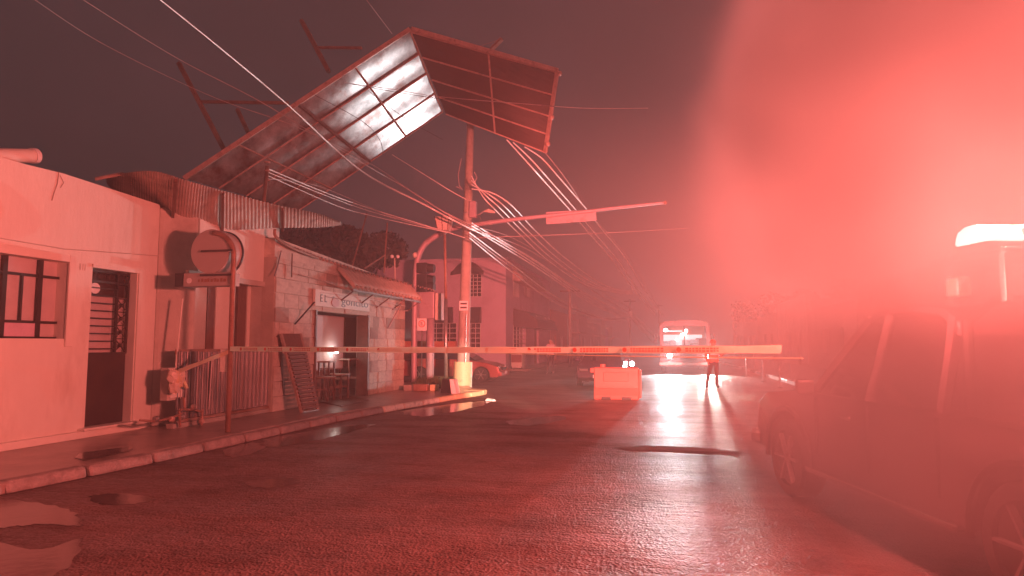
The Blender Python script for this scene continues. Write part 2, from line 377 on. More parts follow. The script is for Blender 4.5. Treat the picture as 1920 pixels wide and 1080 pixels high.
# added opaque cloud beside the cab, stands in for the flat red glow
def cloud_at(c, r): return Vector(c), Vector(r)
S1, S2 = cloud_at((1.52, 3.92, 2.72), (1.45, 1.02, 1.5)), cloud_at((1.45, 3.7, 1.25), (1.5, 1.05, 1.25))
smn = MB(); smn.box(-.4, 3.2, 2.3, 5.25, .03, 4.75); so = smn.build('glow_cloud', 'white', kind='stuff'); so['label'] = 'added cloud standing in for the red glow beside the pickup cab'
sm_ = bpy.data.materials.new('glow_cloud'); sm_.use_nodes = True; t = sm_.node_tree; t.nodes.clear()
oo = t.nodes.new('ShaderNodeOutputMaterial'); pv = t.nodes.new('ShaderNodeVolumePrincipled'); t.links.new(pv.outputs[0], oo.inputs['Volume'])
CLOUD_A = .60
pv.inputs['Color'].default_value = (CLOUD_A, CLOUD_A, CLOUD_A, 1)
tc_ = t.nodes.new('ShaderNodeTexCoord'); acc = None
nz = t.nodes.new('ShaderNodeTexNoise'); nz.inputs['Scale'].default_value = .9; nz.inputs['Detail'].default_value = 2; t.links.new(tc_.outputs['Object'], nz.inputs['Vector'])
for (c, r), dn_, ed in ((S1, 2.0, .66), (S2, 2.0, .20)):
    sb_ = t.nodes.new('ShaderNodeVectorMath'); sb_.operation = 'SUBTRACT'; sb_.inputs[1].default_value = tuple(c); t.links.new(tc_.outputs['Object'], sb_.inputs[0])
    dv_ = t.nodes.new('ShaderNodeVectorMath'); dv_.operation = 'DIVIDE'; dv_.inputs[1].default_value = tuple(r); t.links.new(sb_.outputs[0], dv_.inputs[0])
    ln_ = t.nodes.new('ShaderNodeVectorMath'); ln_.operation = 'LENGTH'; t.links.new(dv_.outputs[0], ln_.inputs[0])
    an = t.nodes.new('ShaderNodeMath'); an.operation = 'MULTIPLY_ADD'; an.inputs[1].default_value = .5; t.links.new(nz.outputs[0], an.inputs[0]); t.links.new(ln_.outputs['Value'], an.inputs[2])
    mr_ = t.nodes.new('ShaderNodeMapRange'); mr_.interpolation_type = 'SMOOTHSTEP'
    for k, x in enumerate((1.22, ed+.22, 0, dn_)): mr_.inputs[k+1].default_value = x
    t.links.new(an.outputs[0], mr_.inputs[0])
    if acc is None: acc = mr_.outputs[0]
    else:
        mx_ = t.nodes.new('ShaderNodeMath'); mx_.operation = 'MAXIMUM'; t.links.new(acc, mx_.inputs[0]); t.links.new(mr_.outputs[0], mx_.inputs[1]); acc = mx_.outputs[0]
t.links.new(acc, pv.inputs['Density'])
so.data.materials.clear(); so.data.materials.append(sm_)
# pavement slabs joints near the corner, gutter water
def puddle(pix, name='puddle', z=.004, mt='puddle'):
    pts = [PZ(x, y, z) for x, y in pix]; c = sum(pts, Vector())/len(pts); o = []
    n = len(pts)
    for i in range(n):
        p0, p1, p2, p3 = pts[i-1], pts[i], pts[(i+1) % n], pts[(i+2) % n]
        for k in range(10):
            u = k/10; p = .5*((2*p1)+(p2-p0)*u+(2*p0-5*p1+4*p2-p3)*u*u+(3*p1-p0-3*p2+p3)*u**3)
            s = 1+.05*math.sin(len(o)*1.3)+.04*math.sin(len(o)*3.1+1)+random.uniform(-.025, .025); o.append(c+(p-c)*s)
    return MB().poly(o).build(name, mt, kind='structure')
puddle([(-80,945),(20,938),(100,948),(140,962),(150,985),(80,982),(0,990),(-80,1000)])
puddle([(170,930),(230,925),(290,935),(250,945),(190,945)])
puddle([(460,905),(540,896),(560,905),(500,915)])
puddle([(950,790),(1040,780),(1060,786),(990,798)])
puddle([(-60,1010),(70,1030),(150,1010),(130,1060),(40,1100),(-60,1090)])
puddle([(505,822),(640,800),(700,796),(650,812),(560,832),(500,838)])
puddle([(1160,838),(1240,836),(1330,841),(1400,850),(1330,849),(1240,844),(1180,843)], name='road_seam', mt='mud', z=.005)
puddle([(760,770),(900,752),(905,760),(800,780)])
puddle([(150,850),(240,838),(238,846),(160,862)], z=.138)
puddle([(420,845),(470,830),(500,838),(440,858)])

# ------------------------------------------------------------------ wall with openings (in the street-facing plane x = X)
def wall_boxes(mb, X, th, y0, y1, z0, z1, holes):
    ys = sorted({y0, y1, *[q for h in holes for q in h[:2]]}); zs = sorted({z0, z1, *[q for h in holes for q in h[2:]]})
    for a, b in zip(ys, ys[1:]):
        for c, d_ in zip(zs, zs[1:]):
            m = ((a+b)/2, (c+d_)/2)
            if any(h[0] < m[0] < h[1] and h[2] < m[1] < h[3] for h in holes): continue
            if a < y0-1e-6 or b > y1+1e-6: continue
            mb.box(X-th, X, a, b, c, d_)
    return mb

# house on the left
HX = -8.9
hx = lambda px, py: PX(px, py, HX)
e0, e1 = hx(288, 650).y, hx(330, 650).y
ztop = hx(300, 384).z
w0, w1 = hx(-60, 600).y, hx(124, 560).y
wz0, wz1 = hx(100, 635).z, hx(100, 488).z
d0, d1 = hx(166, 650).y, hx(251, 650).y
dz0, dz1 = hx(200, 797).z, hx(215, 507).z
house = thing('house', (HX, 8, .13), 'cream plastered single storey house with a barred window and a grilled metal door', 'house')
mb = wall_boxes(MB(), HX, .3, -4, e0, .13, ztop-.5, [(w0, w1, wz0, wz1), (d0, d1, dz0, dz1)])
# sloping top: two prisms
ya, yb = hx(50, 305).y, hx(118, 322).y
za, zb = hx(20, 300).z, hx(118, 325).z
mb.prism([(HX-.3, -4, ztop-.5), (HX-.3, e0, ztop-.5), (HX-.3, e0, ztop), (HX-.3, yb, zb), (HX-.3, ya, za), (HX-.3, -4, za)], (.3, 0, 0))
mb.build('wall', 'plaster', house)
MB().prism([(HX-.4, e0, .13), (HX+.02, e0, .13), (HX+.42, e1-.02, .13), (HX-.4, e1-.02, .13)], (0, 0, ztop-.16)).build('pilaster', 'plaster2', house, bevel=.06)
MB().box(HX-8, HX-.3, -4, e0-.2, 3.2, 3.3).build('roof', 'concrete', house)
MB().box(HX-.003, HX+.09, -4, hx(258, 780).y, .13, dz0-.03).build('plinth', 'trim', house, bevel=.01)
MB().box(HX-.02, HX+.14, hx(150, 700).y, hx(256, 700).y, dz0-.03, dz0+.01).build('doorstep', 'trim', house, bevel=.01)
# moulding lines
MB().tube([hx(-40, 440)+Vector((.01,0,0)), hx(120, 467)+Vector((.01,0,0)), hx(300, 480)+Vector((.01,0,0))], .008, 5).build('wall_wire', 'plaster2', house)
# window surround
for (a, b, c, d_) in ((w1, w1+.13, wz0-.12, wz1+.12), (w0, w1, wz1, wz1+.12)):
    MB().box(HX-.02, HX+.035, a, b, c, d_).build('window_surround', 'trim', house, bevel=.008)
win = MB().box(HX-.22, HX-.20, w0, w1, wz0, wz1).build('window', 'glass_pale', house)
v1, v2 = hx(22, 560).y, hx(89, 560).y; r1, r2 = hx(60, 514).z, hx(60, 603).z; vm = hx(56, 560).y
fr = MB(); X = HX-.16
for y in (v1, v2): fr.box(X-.03, X+.02, y-.035, y+.035, wz0, wz1)
fr.build('window_mullion', 'dark_metal', win)
for z in (r1, r2): MB().box(X-.02, X+.015, w0, w1, z-.02, z+.02).build('window_bar', 'dark_metal', win)
MB().box(X-.02, X+.015, vm-.014, vm+.014, r2+.02, r1-.02).build('window_bar', 'dark_metal', win)
MB().box(X-.02, X+.02, w0, w1, wz0, wz0+.03).build('window_bar', 'dark_metal', win)
MB().box(X-.01, X, v1+.035, v2-.035, wz0+.03, r2-.02).build('pane', 'glass_pink', win)
# three small painted digits by the door are too worn to read: built as faint strokes
p = hx(149, 500)
for k, (dy, s) in enumerate(((0, .05), (.06, .02), (.10, .02))):
    MB().box(HX, HX+.004, p.y+dy, p.y+dy+s*.5, p.z-.05, p.z+.05).build('number_stroke', 'plaster2', house)
# door
dr = MB().box(HX-.2, HX-.14, d0+.02, d1-.02, dz0, hx(200, 663).z).build('door', 'door_metal', house, bevel=.01)
gz = hx(205, 663).z; X = HX-.16
MB().box(HX-.26, HX-.25, d0, d1, gz, dz1).build('door_pane', 'glass_pale', dr)
MB().box(HX-.24, HX-.23, d0+.02, d1-.02, hx(210, 555).z, dz1).build('transom_panel', 'door_metal', dr)
L0, L1, L2, L3 = hx(166, 600).y, hx(177, 600).y, hx(232, 600).y, hx(252, 600).y
for y in (L0, L1, L2, L3): MB().box(X-.02, X+.02, y-.018, y+.018, gz, dz1).build('door_stile', 'dark_metal', dr)
for k in range(9):
    z = lerp(gz+.08, hx(205, 540).z, k/8); MB().box(X-.012, X+.012, L1+.018, L2-.018, z-.01, z+.01).build('door_rung', 'dark_metal', dr)
for z in (gz, hx(200, 528).z, dz1-.03): MB().box(X-.022, X+.022, L0, L3, z-.012, z+.02).build('door_rail', 'dark_metal', dr)
zz = [lerp(gz+.02, hx(240, 560).z, k/4) for k in range(5)]
for a, b in zip(zz, zz[1:]):
    x = MB(); x.bar((X, L2, a), (X, L3, b), .014); x.bar((X, L3, a), (X, L2, b), .014); c = Vector((X, (L2+L3)/2, (a+b)/2)); x.sphere(c, .035, 8, 5)
    x.box(X-.008, X+.008, L2, L3, b-.008, b+.008); x.build('door_scroll', 'dark_metal', dr)
    y = MB(); pts = [(X, L1-.012-.085*math.sin(math.pi*k/8), lerp(a+.02, b-.02, k/8)) for k in range(9)]; y.tube(pts, .009, 5); y.build('door_scroll', 'dark_metal', dr)
for k in range(5):
    a = lerp(L1, L3, k/4.2); x = MB(); c = Vector((X, a+.07, hx(210, 518).z)); x.tube([c+Vector((0, .06*math.cos(q), .06*math.sin(q))) for q in [R(30*j) for j in range(13)]], .008, 4, False); x.build('door_scroll', 'dark_metal', dr)
x = MB(); c = hx(196, 540); x.prism([Vector((HX-.2, c.y+.1*math.cos(R(20*j)), c.z+.09*math.sin(R(20*j)))) for j in range(18)], (.02, 0, 0)).build('pale_disc', 'white', dr)  # flat white disc in front of the transom panel
for nm, px in (('door_trim', 258),):
    a = hx(px, 700).y; MB().box(HX-.003, HX+.03, d1+.02, d1+.10, dz0, dz1+.06).build(nm, 'trim', house, bevel=.006)
MB().box(HX-.003, HX+.03, d0-.02, d1+.02, dz1+.0, dz1+.06).build('door_trim', 'trim', house, bevel=.006)
# crack on the parapet
cr_ = [hx(110, 322), hx(107, 345), hx(100, 365), hx(97, 376)]
MB().tube([q+Vector((.004,0,0)) for q in cr_], .008, 4).build('crack', 'block_dark', house)
MB().tube([q+Vector((.004,0,0)) for q in (hx(112, 328), hx(119, 343), hx(113, 352))], .005, 4).build('crack', 'block_dark', house)
# pipe on the roof
a, b = PX(-90, 291, -9.3), PX(66, 292, -9.3)
pp = thing('roof_pipe', b, 'fat plastic drain pipe lying on the parapet of the cream house', 'pipe')
MB().tube([a, b], .105, 20).build('pipe_body', 'trim', pp, smooth=False)
MB().tube([b-(b-a).normalized()*.06, b+(b-a).normalized()*.012], .118, 20).build('pipe_rim', 'white', pp)

# shed behind the metal fence
SX = -8.5
sx = lambda px, py: PX(px, py, SX)
shed = thing('shed_building', (SX, 13, .13), 'plastered low building recessed between the cream house and the block shop', 'building')
y0, y1 = e1+.02, sx(519, 600).y
zo = sx(450, 530).z; zt = 4.25
h0, h1 = sx(346, 600).y, sx(512, 600).y
wall_boxes(MB(), SX, .25, y0, y1, .13, zt, [(h0, h1, .3, zo)]).build('wall', 'plaster', shed)
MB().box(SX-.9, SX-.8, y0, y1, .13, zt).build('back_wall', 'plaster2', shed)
for a, b, mt in ((348, 386, 'plaster2'), (388, 402, 'wood'), (404, 434, 'plaster'), (445, 461, 'wood'), (463, 484, 'plaster'), (488, 503, 'wood'), (505, 512, 'plaster2')):
    ya, yb = PX(a, 600, SX-.3).y, PX(b, 600, SX-.3).y
    MB().box(SX-.42-random.random()*.1, SX-.3, ya, yb, .13, zo+.1).build('door_panel' if mt != 'wood' else 'post', mt, shed)
for px in (509, 514): MB().tube([sx(px, 540)+Vector((.04,0,0)), sx(px-8, 752)+Vector((.04,0,0))], .02, 6).build('drain_pipe', 'rust', shed)
MB().box(SX-.02, SX+.05, h0, h1, zo-.02, zo+.09).build('lintel', 'plaster2', shed)
# corrugated fence sheets
fence = thing('sheet_fence', (SX+.2, 12.6, .13), 'grey corrugated metal fence closing the recess below the round sign', 'fence')
FX = SX+.2; fa, fb = PX(331, 700, FX).y, PX(507, 700, FX).y; ft = PX(420, 657, FX).z; nsh = 5
for k in range(nsh):
    a, b = lerp(fa, fb, k/nsh), lerp(fa, fb, (k+1)/nsh); m = MB(); N = 44; top = ft+random.uniform(-.02, .02); x0 = FX+random.uniform(-.012, .012); i = len(m.v)
    for j in range(N+1):
        y = lerp(a, b, j/N); x = x0+.02*math.sin(j*math.pi*2/5.5); m.v += [Vector((x, y, .28)), Vector((x, y, top))]
    for j in range(N): m.f.append((2*j, 2*j+2, 2*j+3, 2*j+1))
    m.build('fence_sheet', 'galv', fence, mesh_fix=False)
MB().box(FX-.05, FX-.02, fa, fb, ft-.06, ft+.03).build('fence_rail', 'rust', fence)
MB().box(FX-.05, FX+.03, fa, fb, .22, .27).build('fence_rail', 'rust', fence)
MB().box(FX-.1, FX+.06, fa-.1, fb+.2, .13, .215).build('fence_footing', 'concrete', fence, bevel=.015)
MB().tube([PX(397, 673, FX+.04), PX(391, 768, FX+.04)], .022, 6).build('fence_post', 'steel', fence)

# bent corrugated roof sheet over the shed
outer = [PX(196, 332, -9.3), PX(232, 325, -8.9), PX(290, 322, -8.1), PX(358, 342, -7.9), PX(430, 362, -7.9), PX(520, 386, -7.85), PX(600, 403, -7.8), PX(637, 419, -7.8)]
inner = [PX(200, 345, -9.9), PX(232, 372, -9.7), PX(290, 392, -9.2), PX(350, 424, -8.75), PX(430, 432, -8.5), PX(520, 429, -8.35), PX(600, 428, -8.2), PX(640, 424, -8.0)]
def resample(P, n):
    o = []
    for k in range(n):
        t_ = k/(n-1)*(len(P)-1); i = min(int(t_), len(P)-2); u = t_-i
        p0, p1, p2, p3 = P[max(i-1, 0)], P[i], P[i+1], P[min(i+2, len(P)-1)]
        o.append(.5*((2*p1)+(p2-p0)*u+(2*p0-5*p1+4*p2-p3)*u*u+(3*p1-p0-3*p2+p3)*u**3))
    return o
canopy = thing('canopy_roof', PX(430, 400, -8.5), 'bent rusty corrugated metal roof sheets overhanging the recess', 'roof')
N = 561; O, I = resample(outer, N), resample(inner, N)
for k in range(7):
    m = MB(); a, b = k*80, k*80+80; i = 0
    for j in range(a, b+1):
        wv = .008*math.sin(j*math.pi*2/6)
        for s in range(5):
            p = O[j].lerp(I[j], s/4)+Vector((0, 0, wv+.06*math.sin(s/4*math.pi)+k*.004)); m.v.append(p)
    for j in range(b-a):
        for s in range(4): q = j*5+s; m.f.append((q, q+1, q+6, q+5))
    m.build('roof_sheet', 'roof_sheet', canopy, smooth=True, mesh_fix=False)
MB().tube([PX(178, 336, -9.3), PX(232, 325, -9.0)], .03, 5).build('roof_batten', 'wood_pale', canopy)
for px in (360, 440, 520): 
    j = int((px-196)/444*N); MB().bar(I[j]+Vector((0,0,-.05)), O[j]+Vector((0,0,-.05)), .05, .07).build('roof_batten', 'wood', canopy)

# pipes: electric mast through the roof, conduit
mast = thing('service_mast', PX(486, 560, -8.85), 'rusty electric service mast rising through the bent roof sheets', 'mast')
MB().tube([PX(486, 560, -8.85), PX(490, 430, -8.85), PX(501, 312, -8.85)], .045, 8).build('mast_tube', 'rust', mast, smooth=True)
for q in (306, 322, 340): MB().tube([PX(501, q, -8.85), PX(501, q-3, -8.85)], .07, 8).build('insulator', 'frame_rust', mast)
tag(MB().tube([PX(447, 478, -8.9)+Vector((.1,0,0)), PX(462, 490, -8.9), PX(468, 512, -8.9), PX(470, 530, -8.9)], .012, 5).build('loose_cable', 'cable_dark', loc=None), 'loose black cable sagging beside the round sign', 'cable')

# round sign on the hooked pole
SP = PZ(427, 810, .13); sy = SP.y
spz = lambda px, py: PY(px, py, sy)
sign = thing('hanging_sign', SP, 'round disc sign with a long box sign below on a tall hooked pole', 'sign')
zt = spz(441, 470).z; cx = SP.x; top = [Vector((cx, sy, .13)), Vector((cx, sy, zt-.1))]
hook = [Vector((cx+.0-.42*(1-math.cos(a)), sy, zt-.1+.42*math.sin(a))) for a in [R(q) for q in range(10, 100, 10)]]
MB().tube(top+hook, .045, 12).build('pole', 'rust', sign, smooth=True)
c = spz(394, 471); rad = .385; c = Vector((c.x, sy+.02, c.z))
disc = MB(); seg = 48
disc.prism([Vector((c.x+rad*math.cos(R(360*k/seg)), sy-.0, c.z+rad*math.sin(R(360*k/seg)))) for k in range(seg)], (0, .36, 0))
disc.v = [v for v in disc.v]
disc.build('disc_face', 'sign_face', sign, bevel=.01)
rimm = MB(); rimm.tube([Vector((c.x+(rad+.0)*math.cos(R(360*k/seg)), sy+.36, c.z+(rad+.0)*math.sin(R(360*k/seg)))) for k in range(seg+1)], .025, 6, False).build('disc_rim', 'dark_metal', sign)
for py, nm in ((471, 'bracket'), (516, 'bracket')): MB().bar((cx, sy-.03, spz(400, py).z), (cx-.62, sy-.03, spz(400, py).z), .03, .035).build(nm, 'dark_metal', sign)
bz0, bz1 = spz(400, 536).z, spz(400, 511).z; bx0, bx1 = spz(343, 520).x, cx-.05
bxo = MB().box(bx0, bx1, sy+.01, sy+.26, bz0, bz1).build('box_sign', 'sign_face', sign, bevel=.01)
MB().box(bx0-.16, bx0-.003, sy+.0, sy+.27, bz0-.003, bz1+.0).build('box_cap', 'dark_metal', sign)
for k in range(9):
    a = bx0+.3+k*.062; MB().box(a, a+.035+.01*(k % 3), sy+.003, sy+.0095, bz0+.07, bz0+.12+.012*(k % 2)).build('print_mark', 'rust', bxo)
MB().prism([Vector((bx0+.12+.05*math.cos(R(30*k)), sy+.0095, bz0+.1+.05*math.sin(R(30*k)))) for k in range(12)], (0, -.006, 0)).build('print_mark', 'white', bxo)
tag(MB().box(SP.x-.19, SP.x-.05, sy-.004, sy+.002, spz(420, 697).z, spz(420, 655).z).build('paper_notice', 'trim'), 'small pale paper notice taped to the hooked pole', 'notice')

# meter box with hanging tape bundle, taps
mbx = thing('meter_box', PX(325, 720, -8.32), 'small plaster meter niche at the corner of the cream house', 'meter box')
a = PX(302, 752, -8.42); b = PX(325, 694, -8.42)
MB().box(-8.46, -8.30, a.y, b.y+.12, a.z, b.z+.05).build('meter_case', 'plaster2', mbx, bevel=.015)
MB().box(-8.30, -8.28, a.y+.04, b.y+.08, a.z+.05, b.z).build('meter_door', 'plaster', mbx)
MB().tube([PX(342, 560, -8.32), PX(333, 650, -8.32), PX(330, 690, -8.32)], .018, 6).build('conduit', 'plaster', mbx)
bun = thing('tape_bundle', PX(335, 712, -8.15), 'bunched caution tape tied to the corner of the meter niche', 'tape')
for k in range(9):
    c = PX(331+random.uniform(-10, 10), 712+random.uniform(-12, 12), -8.15); m = MB(); m.sphere(c, .07+.03*random.random(), 7, 5, 1.3)
    for v in m.v: v += Vector([random.uniform(-.02, .02) for _ in range(3)])
    m.build('tape_fold', 'tape_white' if k % 3 else 'tape', bun)
m = MB(); a = PX(338, 700, -8.15); b = PX(350, 728, -8.15)
m.hexa([a+Vector((-.02,-.04,0)), a+Vector((.02,-.04,0)), a+Vector((.02,.03,0)), a+Vector((-.02,.03,0))]+[b+q for q in (Vector((-.02,-.03,0)), Vector((.02,-.03,0)), Vector((.02,.03,0)), Vector((-.02,.03,0)))]).build('tape_end', 'yellow', bun)
taps = thing('water_taps', PX(350, 790, -8.15), 'water pipes with small taps standing at the foot of the fence', 'pipes')
for pl in ([(262,788),(290,790),(320,784),(340,776)], [(336,770),(338,800)], [(338,768),(360,768),(380,772)], [(380,767),(378,797)], [(344,745),(346,765)]):
    MB().tube([PX(x, y, -8.15) for x, y in pl], .022, 6).build('pipe', 'rust', taps)
for x, y in ((292, 786), (362, 763), (322, 786), (340, 782), (378, 790)): MB().sphere(PX(x, y, -8.15), .055, 8, 6).build('tap', 'steel' if x in (292, 340) else 'frame_rust', taps)

# ------------------------------------------------------------------ block-built shop
BX = -8.2
bx = lambda px, py: PX(px, py, BX)
shop = thing('shop', (BX, 17, .13), 'block walled shop with a lettered sign board over its open doorway', 'shop')
y0, y1 = bx(513, 650).y, bx(758, 650).y
oy0, oy1 = bx(589, 650).y, bx(688, 650).y
oz1 = (bx(600, 580).z+bx(680, 592).z)/2
T = lambda y: lerp(bx(505, 440).z, bx(780, 541).z, (y-bx(505, 440).y)/(bx(780, 541).y-bx(505, 440).y))
topz = min(T(y0), T(y1))-.05
wall_boxes(MB(), BX-.03, .3, y0, y1, .13, topz, [(oy0, oy1, .1, oz1)]).build('wall', 'mortar', shop)
MB().prism([(BX-.33, y0, topz), (BX-.33, y1, topz), (BX-.33, y1, T(y1)), (BX-.33, y0, T(y0))], (.29, 0, 0)).build('parapet', 'block', shop)
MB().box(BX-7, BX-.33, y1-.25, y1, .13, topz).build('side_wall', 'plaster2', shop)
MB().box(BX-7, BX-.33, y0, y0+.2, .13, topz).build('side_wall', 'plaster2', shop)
ch = .325; nrow = int((topz-.13)/ch); bl = {}
base = MB().box(-.5, .5, -.5, .5, -.5, .5)
for nm in ('block', 'block_dark', 'block_pale'):
    o = base.build('block', nm); bl[nm] = o.data; bpy.data.objects.remove(o)
for r_ in range(nrow+1):
    za, zb = .13+r_*ch, min(.13+(r_+1)*ch, topz); y = y0-(r_ % 2)*.27
    if zb-za < .08: continue
    while y < y1:
        L = .54+random.uniform(-.1, .1); ya, yb = max(y, y0), min(y+L, y1); y += L
        segs = [(ya, yb)]
        if za < oz1-.05:
            if ya < oy0 < yb: segs = [(ya, oy0)]
            if ya < oy1 < yb: segs = [(oy1, yb)]
            if oy0 <= ya and yb <= oy1: segs = []
        for a, b in segs:
            if b-a < .06: continue
            q = random.random(); mt = 'block_dark' if q < .17 else 'block'
            if b > bx(700, 650).y and za < 1.7: mt = 'block_pale' if q < .8 else 'block'
            o = bpy.data.objects.new('block', bl[mt]); col.objects.link(o); o.parent = shop
            g_ = .016; px_ = .05+random.uniform(-.012, .012)
            o.location = Vector((BX-.03+px_/2-.01, (a+b)/2, (za+zb)/2))-shop.location
            o.scale = (px_, b-a-g_, zb-za-g_)
# interior
MB().box(BX-3, BX-2.9, oy0-1, oy1+1.5, .13, 3).build('back_wall', 'brown_wall', shop)
MB().box(BX-3, BX-.33, oy0-1, oy1+1.5, .10, .135).build('shop_floor', 'pavement', shop)
MB().box(BX-.75, BX-.6, bx(589, 600).y, PX(646, 600, BX-.6).y, .9, oz1-.05).build('inner_panel', 'pale_wall', shop, bevel=.04)
MB().box(BX-1.3, BX-1.22, PX(646, 600, BX-1.3).y-.1, PX(700, 600, BX-1.3).y, .9, oz1).build('inner_panel', 'brown_wall', shop)
for y in (oy0, oy1): MB().box(BX-.3, BX+.05, y-.03, y+.03, .13, oz1).build('door_jamb', 'wood', shop)
lt = tag(MB().sphere(PX(631, 659, BX-.45), .055, 12, 8).build('bulb', 'lamp_white', smooth=True), 'small round lit bulb hanging in the shop doorway', 'bulb')
lamp('shop_bulb_light', 'POINT', PX(631, 662, BX-.33), 3, (1, .8, .6), .05)
# sign board
c0, c1, c2, c3 = PX(591, 566, BX+.09), PX(693, 588, BX+.09), PX(693, 558, BX+.09), PX(591, 541, BX+.09)
za, zb = (PX(640, 577, BX+.09)).z-.02, (PX(640, 551, BX+.09)).z+.02
board = MB().box(BX+.02, BX+.09, c0.y, c1.y, za, zb).build('sign_board', 'trim', shop, bevel=.008)
H = zb-za
text('E', H*.66, 'lettering', 'sign_print', board, (BX+.093, PX(600, 560, BX+.09).y, za+H*.28), (0,1,0), (0,0,1), .006)
text('L', H*.66, 'lettering', 'sign_print', board, (BX+.093, PX(608, 560, BX+.09).y, za+H*.28), (0,1,0), (0,0,1), .006)
text('F', H*.62, 'lettering', 'sign_print', board, (BX+.092, PX(623, 560, BX+.09).y, za+H*.27), (0,1,0), (0,0,1), .004)
text('o', H*.62, 'lettering', 'sign_print', board, (BX+.092, PX(631, 560, BX+.09).y, za+H*.27), (0,1,0), (0,0,1), .004)
gy = PX(640, 570, BX+.09).y; gy2 = PX(690, 570, BX+.09).y
tx = text('goncito', H*.72, 'lettering', 'sign_print', board, (BX+.092, gy, za+H*.26), (0,1,0), (0,0,1), .004)
ys = [v.co.y for v in tx.data.vertices]; s_ = (gy2-gy)/(max(ys)-min(ys)); m0 = min(ys)
for v in tx.data.vertices: v.co.y = m0+(v.co.y-m0)*s_
p = PX(629, 567, BX+.1)
MB().prism([Vector((BX+.092, p.y+.22*math.cos(R(40*k)), za+.01+H*.28+H*.27*math.sin(R(40*k)))) for k in range(9)], (.014, 0, 0)).build('peeled_patch', 'pale_wall', board)
# tiled awning over the sign
aw = thing('tiled_awning', PX(700, 530, BX), 'small sloping awning of curved roof tiles above the shop sign', 'awning')
a0, a1 = PX(632, 514, BX), PX(765, 545, BX); za_ = PX(700, 529, BX).z
b0, b1 = PX(640, 536, BX+.55), PX(772, 556, BX+.55)
zb_ = PX(705, 548, BX+.55).z
nt_ = 19
for k in range(nt_):
    ya, yb = lerp(a0.y, a1.y, k/nt_), lerp(a0.y, a1.y, (k+1)/nt_); r_ = (yb-ya)/2*.98; m = MB(); i = 0
    for s in range(4):
        x = lerp(BX, BX+.5, s/3); z = lerp(za_+.12, zb_-.02, s/3)
        for j in range(7):
            an = math.pi*j/6; m.v.append(Vector((x, (ya+yb)/2-r_*math.cos(an), z+r_*math.sin(an)+random.uniform(-.004, .004))))
    for s in range(3):
        for j in range(6): q = s*7+j; m.f.append((q, q+1, q+8, q+7))
    o = m.build('roof_tile', 'tile', aw, smooth=True, mesh_fix=False); sm = o.modifiers.new('s', 'SOLIDIFY'); sm.thickness = .015
MB().box(BX+.4, BX+.46, a0.y, a1.y, zb_-.06, zb_-.005).build('awning_rail', 'wood', aw)
for k in range(5):
    y = lerp(a0.y+.1, a1.y-.1, k/4); MB().bar((BX, y, zb_-.35), (BX+.43, y, zb_-.05), .03).build('awning_strut', 'wood', aw)
for px, py, px2, py2 in ((590, 566, 553, 608), (760, 556, 727, 615)):
    MB().bar(PX(px, py, BX+.5), PX(px2, py2, BX+.05), .03).build('awning_strut', 'dark_metal', aw)
# wire and scalloped edge strip along the top of the shop
ed = thing('roof_edge', PX(640, 480, BX+.1), 'scalloped metal edging running down along the shop parapet', 'edging')
P_ = [PX(515, 430, BX+.12), PX(520, 447, BX+.12), PX(560, 470, BX+.12), PX(640, 498, BX+.12), PX(720, 522, BX+.12), PX(815, 545, BX+.12)]
RS = resample(P_, 120); MB().tube(RS[:60], .035, 6).build('edge_pipe', 'rust', ed)
for k in range(44, 119, 1):
    p = RS[k]; MB().sphere(p+Vector((0, 0, .03*(k % 2))), .032, 5, 4).build('edge_scallop', 'steel' if k % 2 else 'frame_rust', ed)
for k, (pl, mt) in enumerate([([(600,548),(700,562),(760,574)], 'cable'), ([(610,556),(690,570),(765,583)], 'cable_mid'), ([(560,515),(610,528),(640,541)], 'frame_rust'), ([(527,470),(520,500),(514,518)], 'cable_dark'), ([(548,475),(547,520)], 'cable_dark')]):
    tag(MB().tube(resample([PX(x, y, BX+.09) for x, y in pl], 12), .014, 5).build('wall_cable', mt), ['upper pale cable stretched under the tiled awning', 'lower dull cable stretched under the tiled awning', 'rusty pipe bracket slanting beside the tiled awning', 'short dark cable dangling left on the block wall', 'short straight dark cable hanging on the block wall'][k], 'cable')

# stacked tables and stools in the doorway
def stool(pos, h, w_, label, cat='stool', rz=0, inv=False):
    s = thing('bar_stool' if cat == 'stool' else 'table', pos, label, cat, None)
    x, y, z = pos
    MB().box(x-w_/2, x+w_/2, y-w_/2, y+w_/2, z+h-.04, z+h).build('seat' if cat == 'stool' else 'table_top', 'wood_pale', s, bevel=.006)
    for sx_ in (-1, 1):
        for sy_ in (-1, 1): MB().box(x+sx_*(w_/2-.04)-.02, x+sx_*(w_/2-.04)+.02, y+sy_*(w_/2-.04)-.02, y+sy_*(w_/2-.04)+.02, z, z+h-.04).build('leg', 'wood', s)
    for sy_ in (-1, 1): MB().box(x-w_/2+.06, x+w_/2-.06, y+sy_*(w_/2-.04)-.012, y+sy_*(w_/2-.04)+.012, z+h*.45, z+h*.5).build('stretcher', 'wood_pale', s)
    return s
yy = lambda px: PX(px, 700, BX-.25).y
stool((BX-.25, yy(610), .14), .62, .42, 'wooden stool nearest the ladder in the shop doorway')
stool((BX-.3, yy(636), .14), .66, .5, 'middle wooden stool in the shop doorway')
stool((BX-.55, yy(664), .14), 1.05, .62, 'tall wooden table standing at the right of the shop doorway', 'table')
stool((BX-.25, yy(612), .80), .36, .36, 'small stool stacked upon the left stool of the shop doorway')
mat_ = tag(MB().prism([PZ(590, 752, .137), PZ(640, 762, .137), PZ(692, 750, .137), PZ(650, 742, .137)], (0, 0, .015)).build('door_mat', 'wood'), 'dark doormat lying before the shop doorway', 'mat')

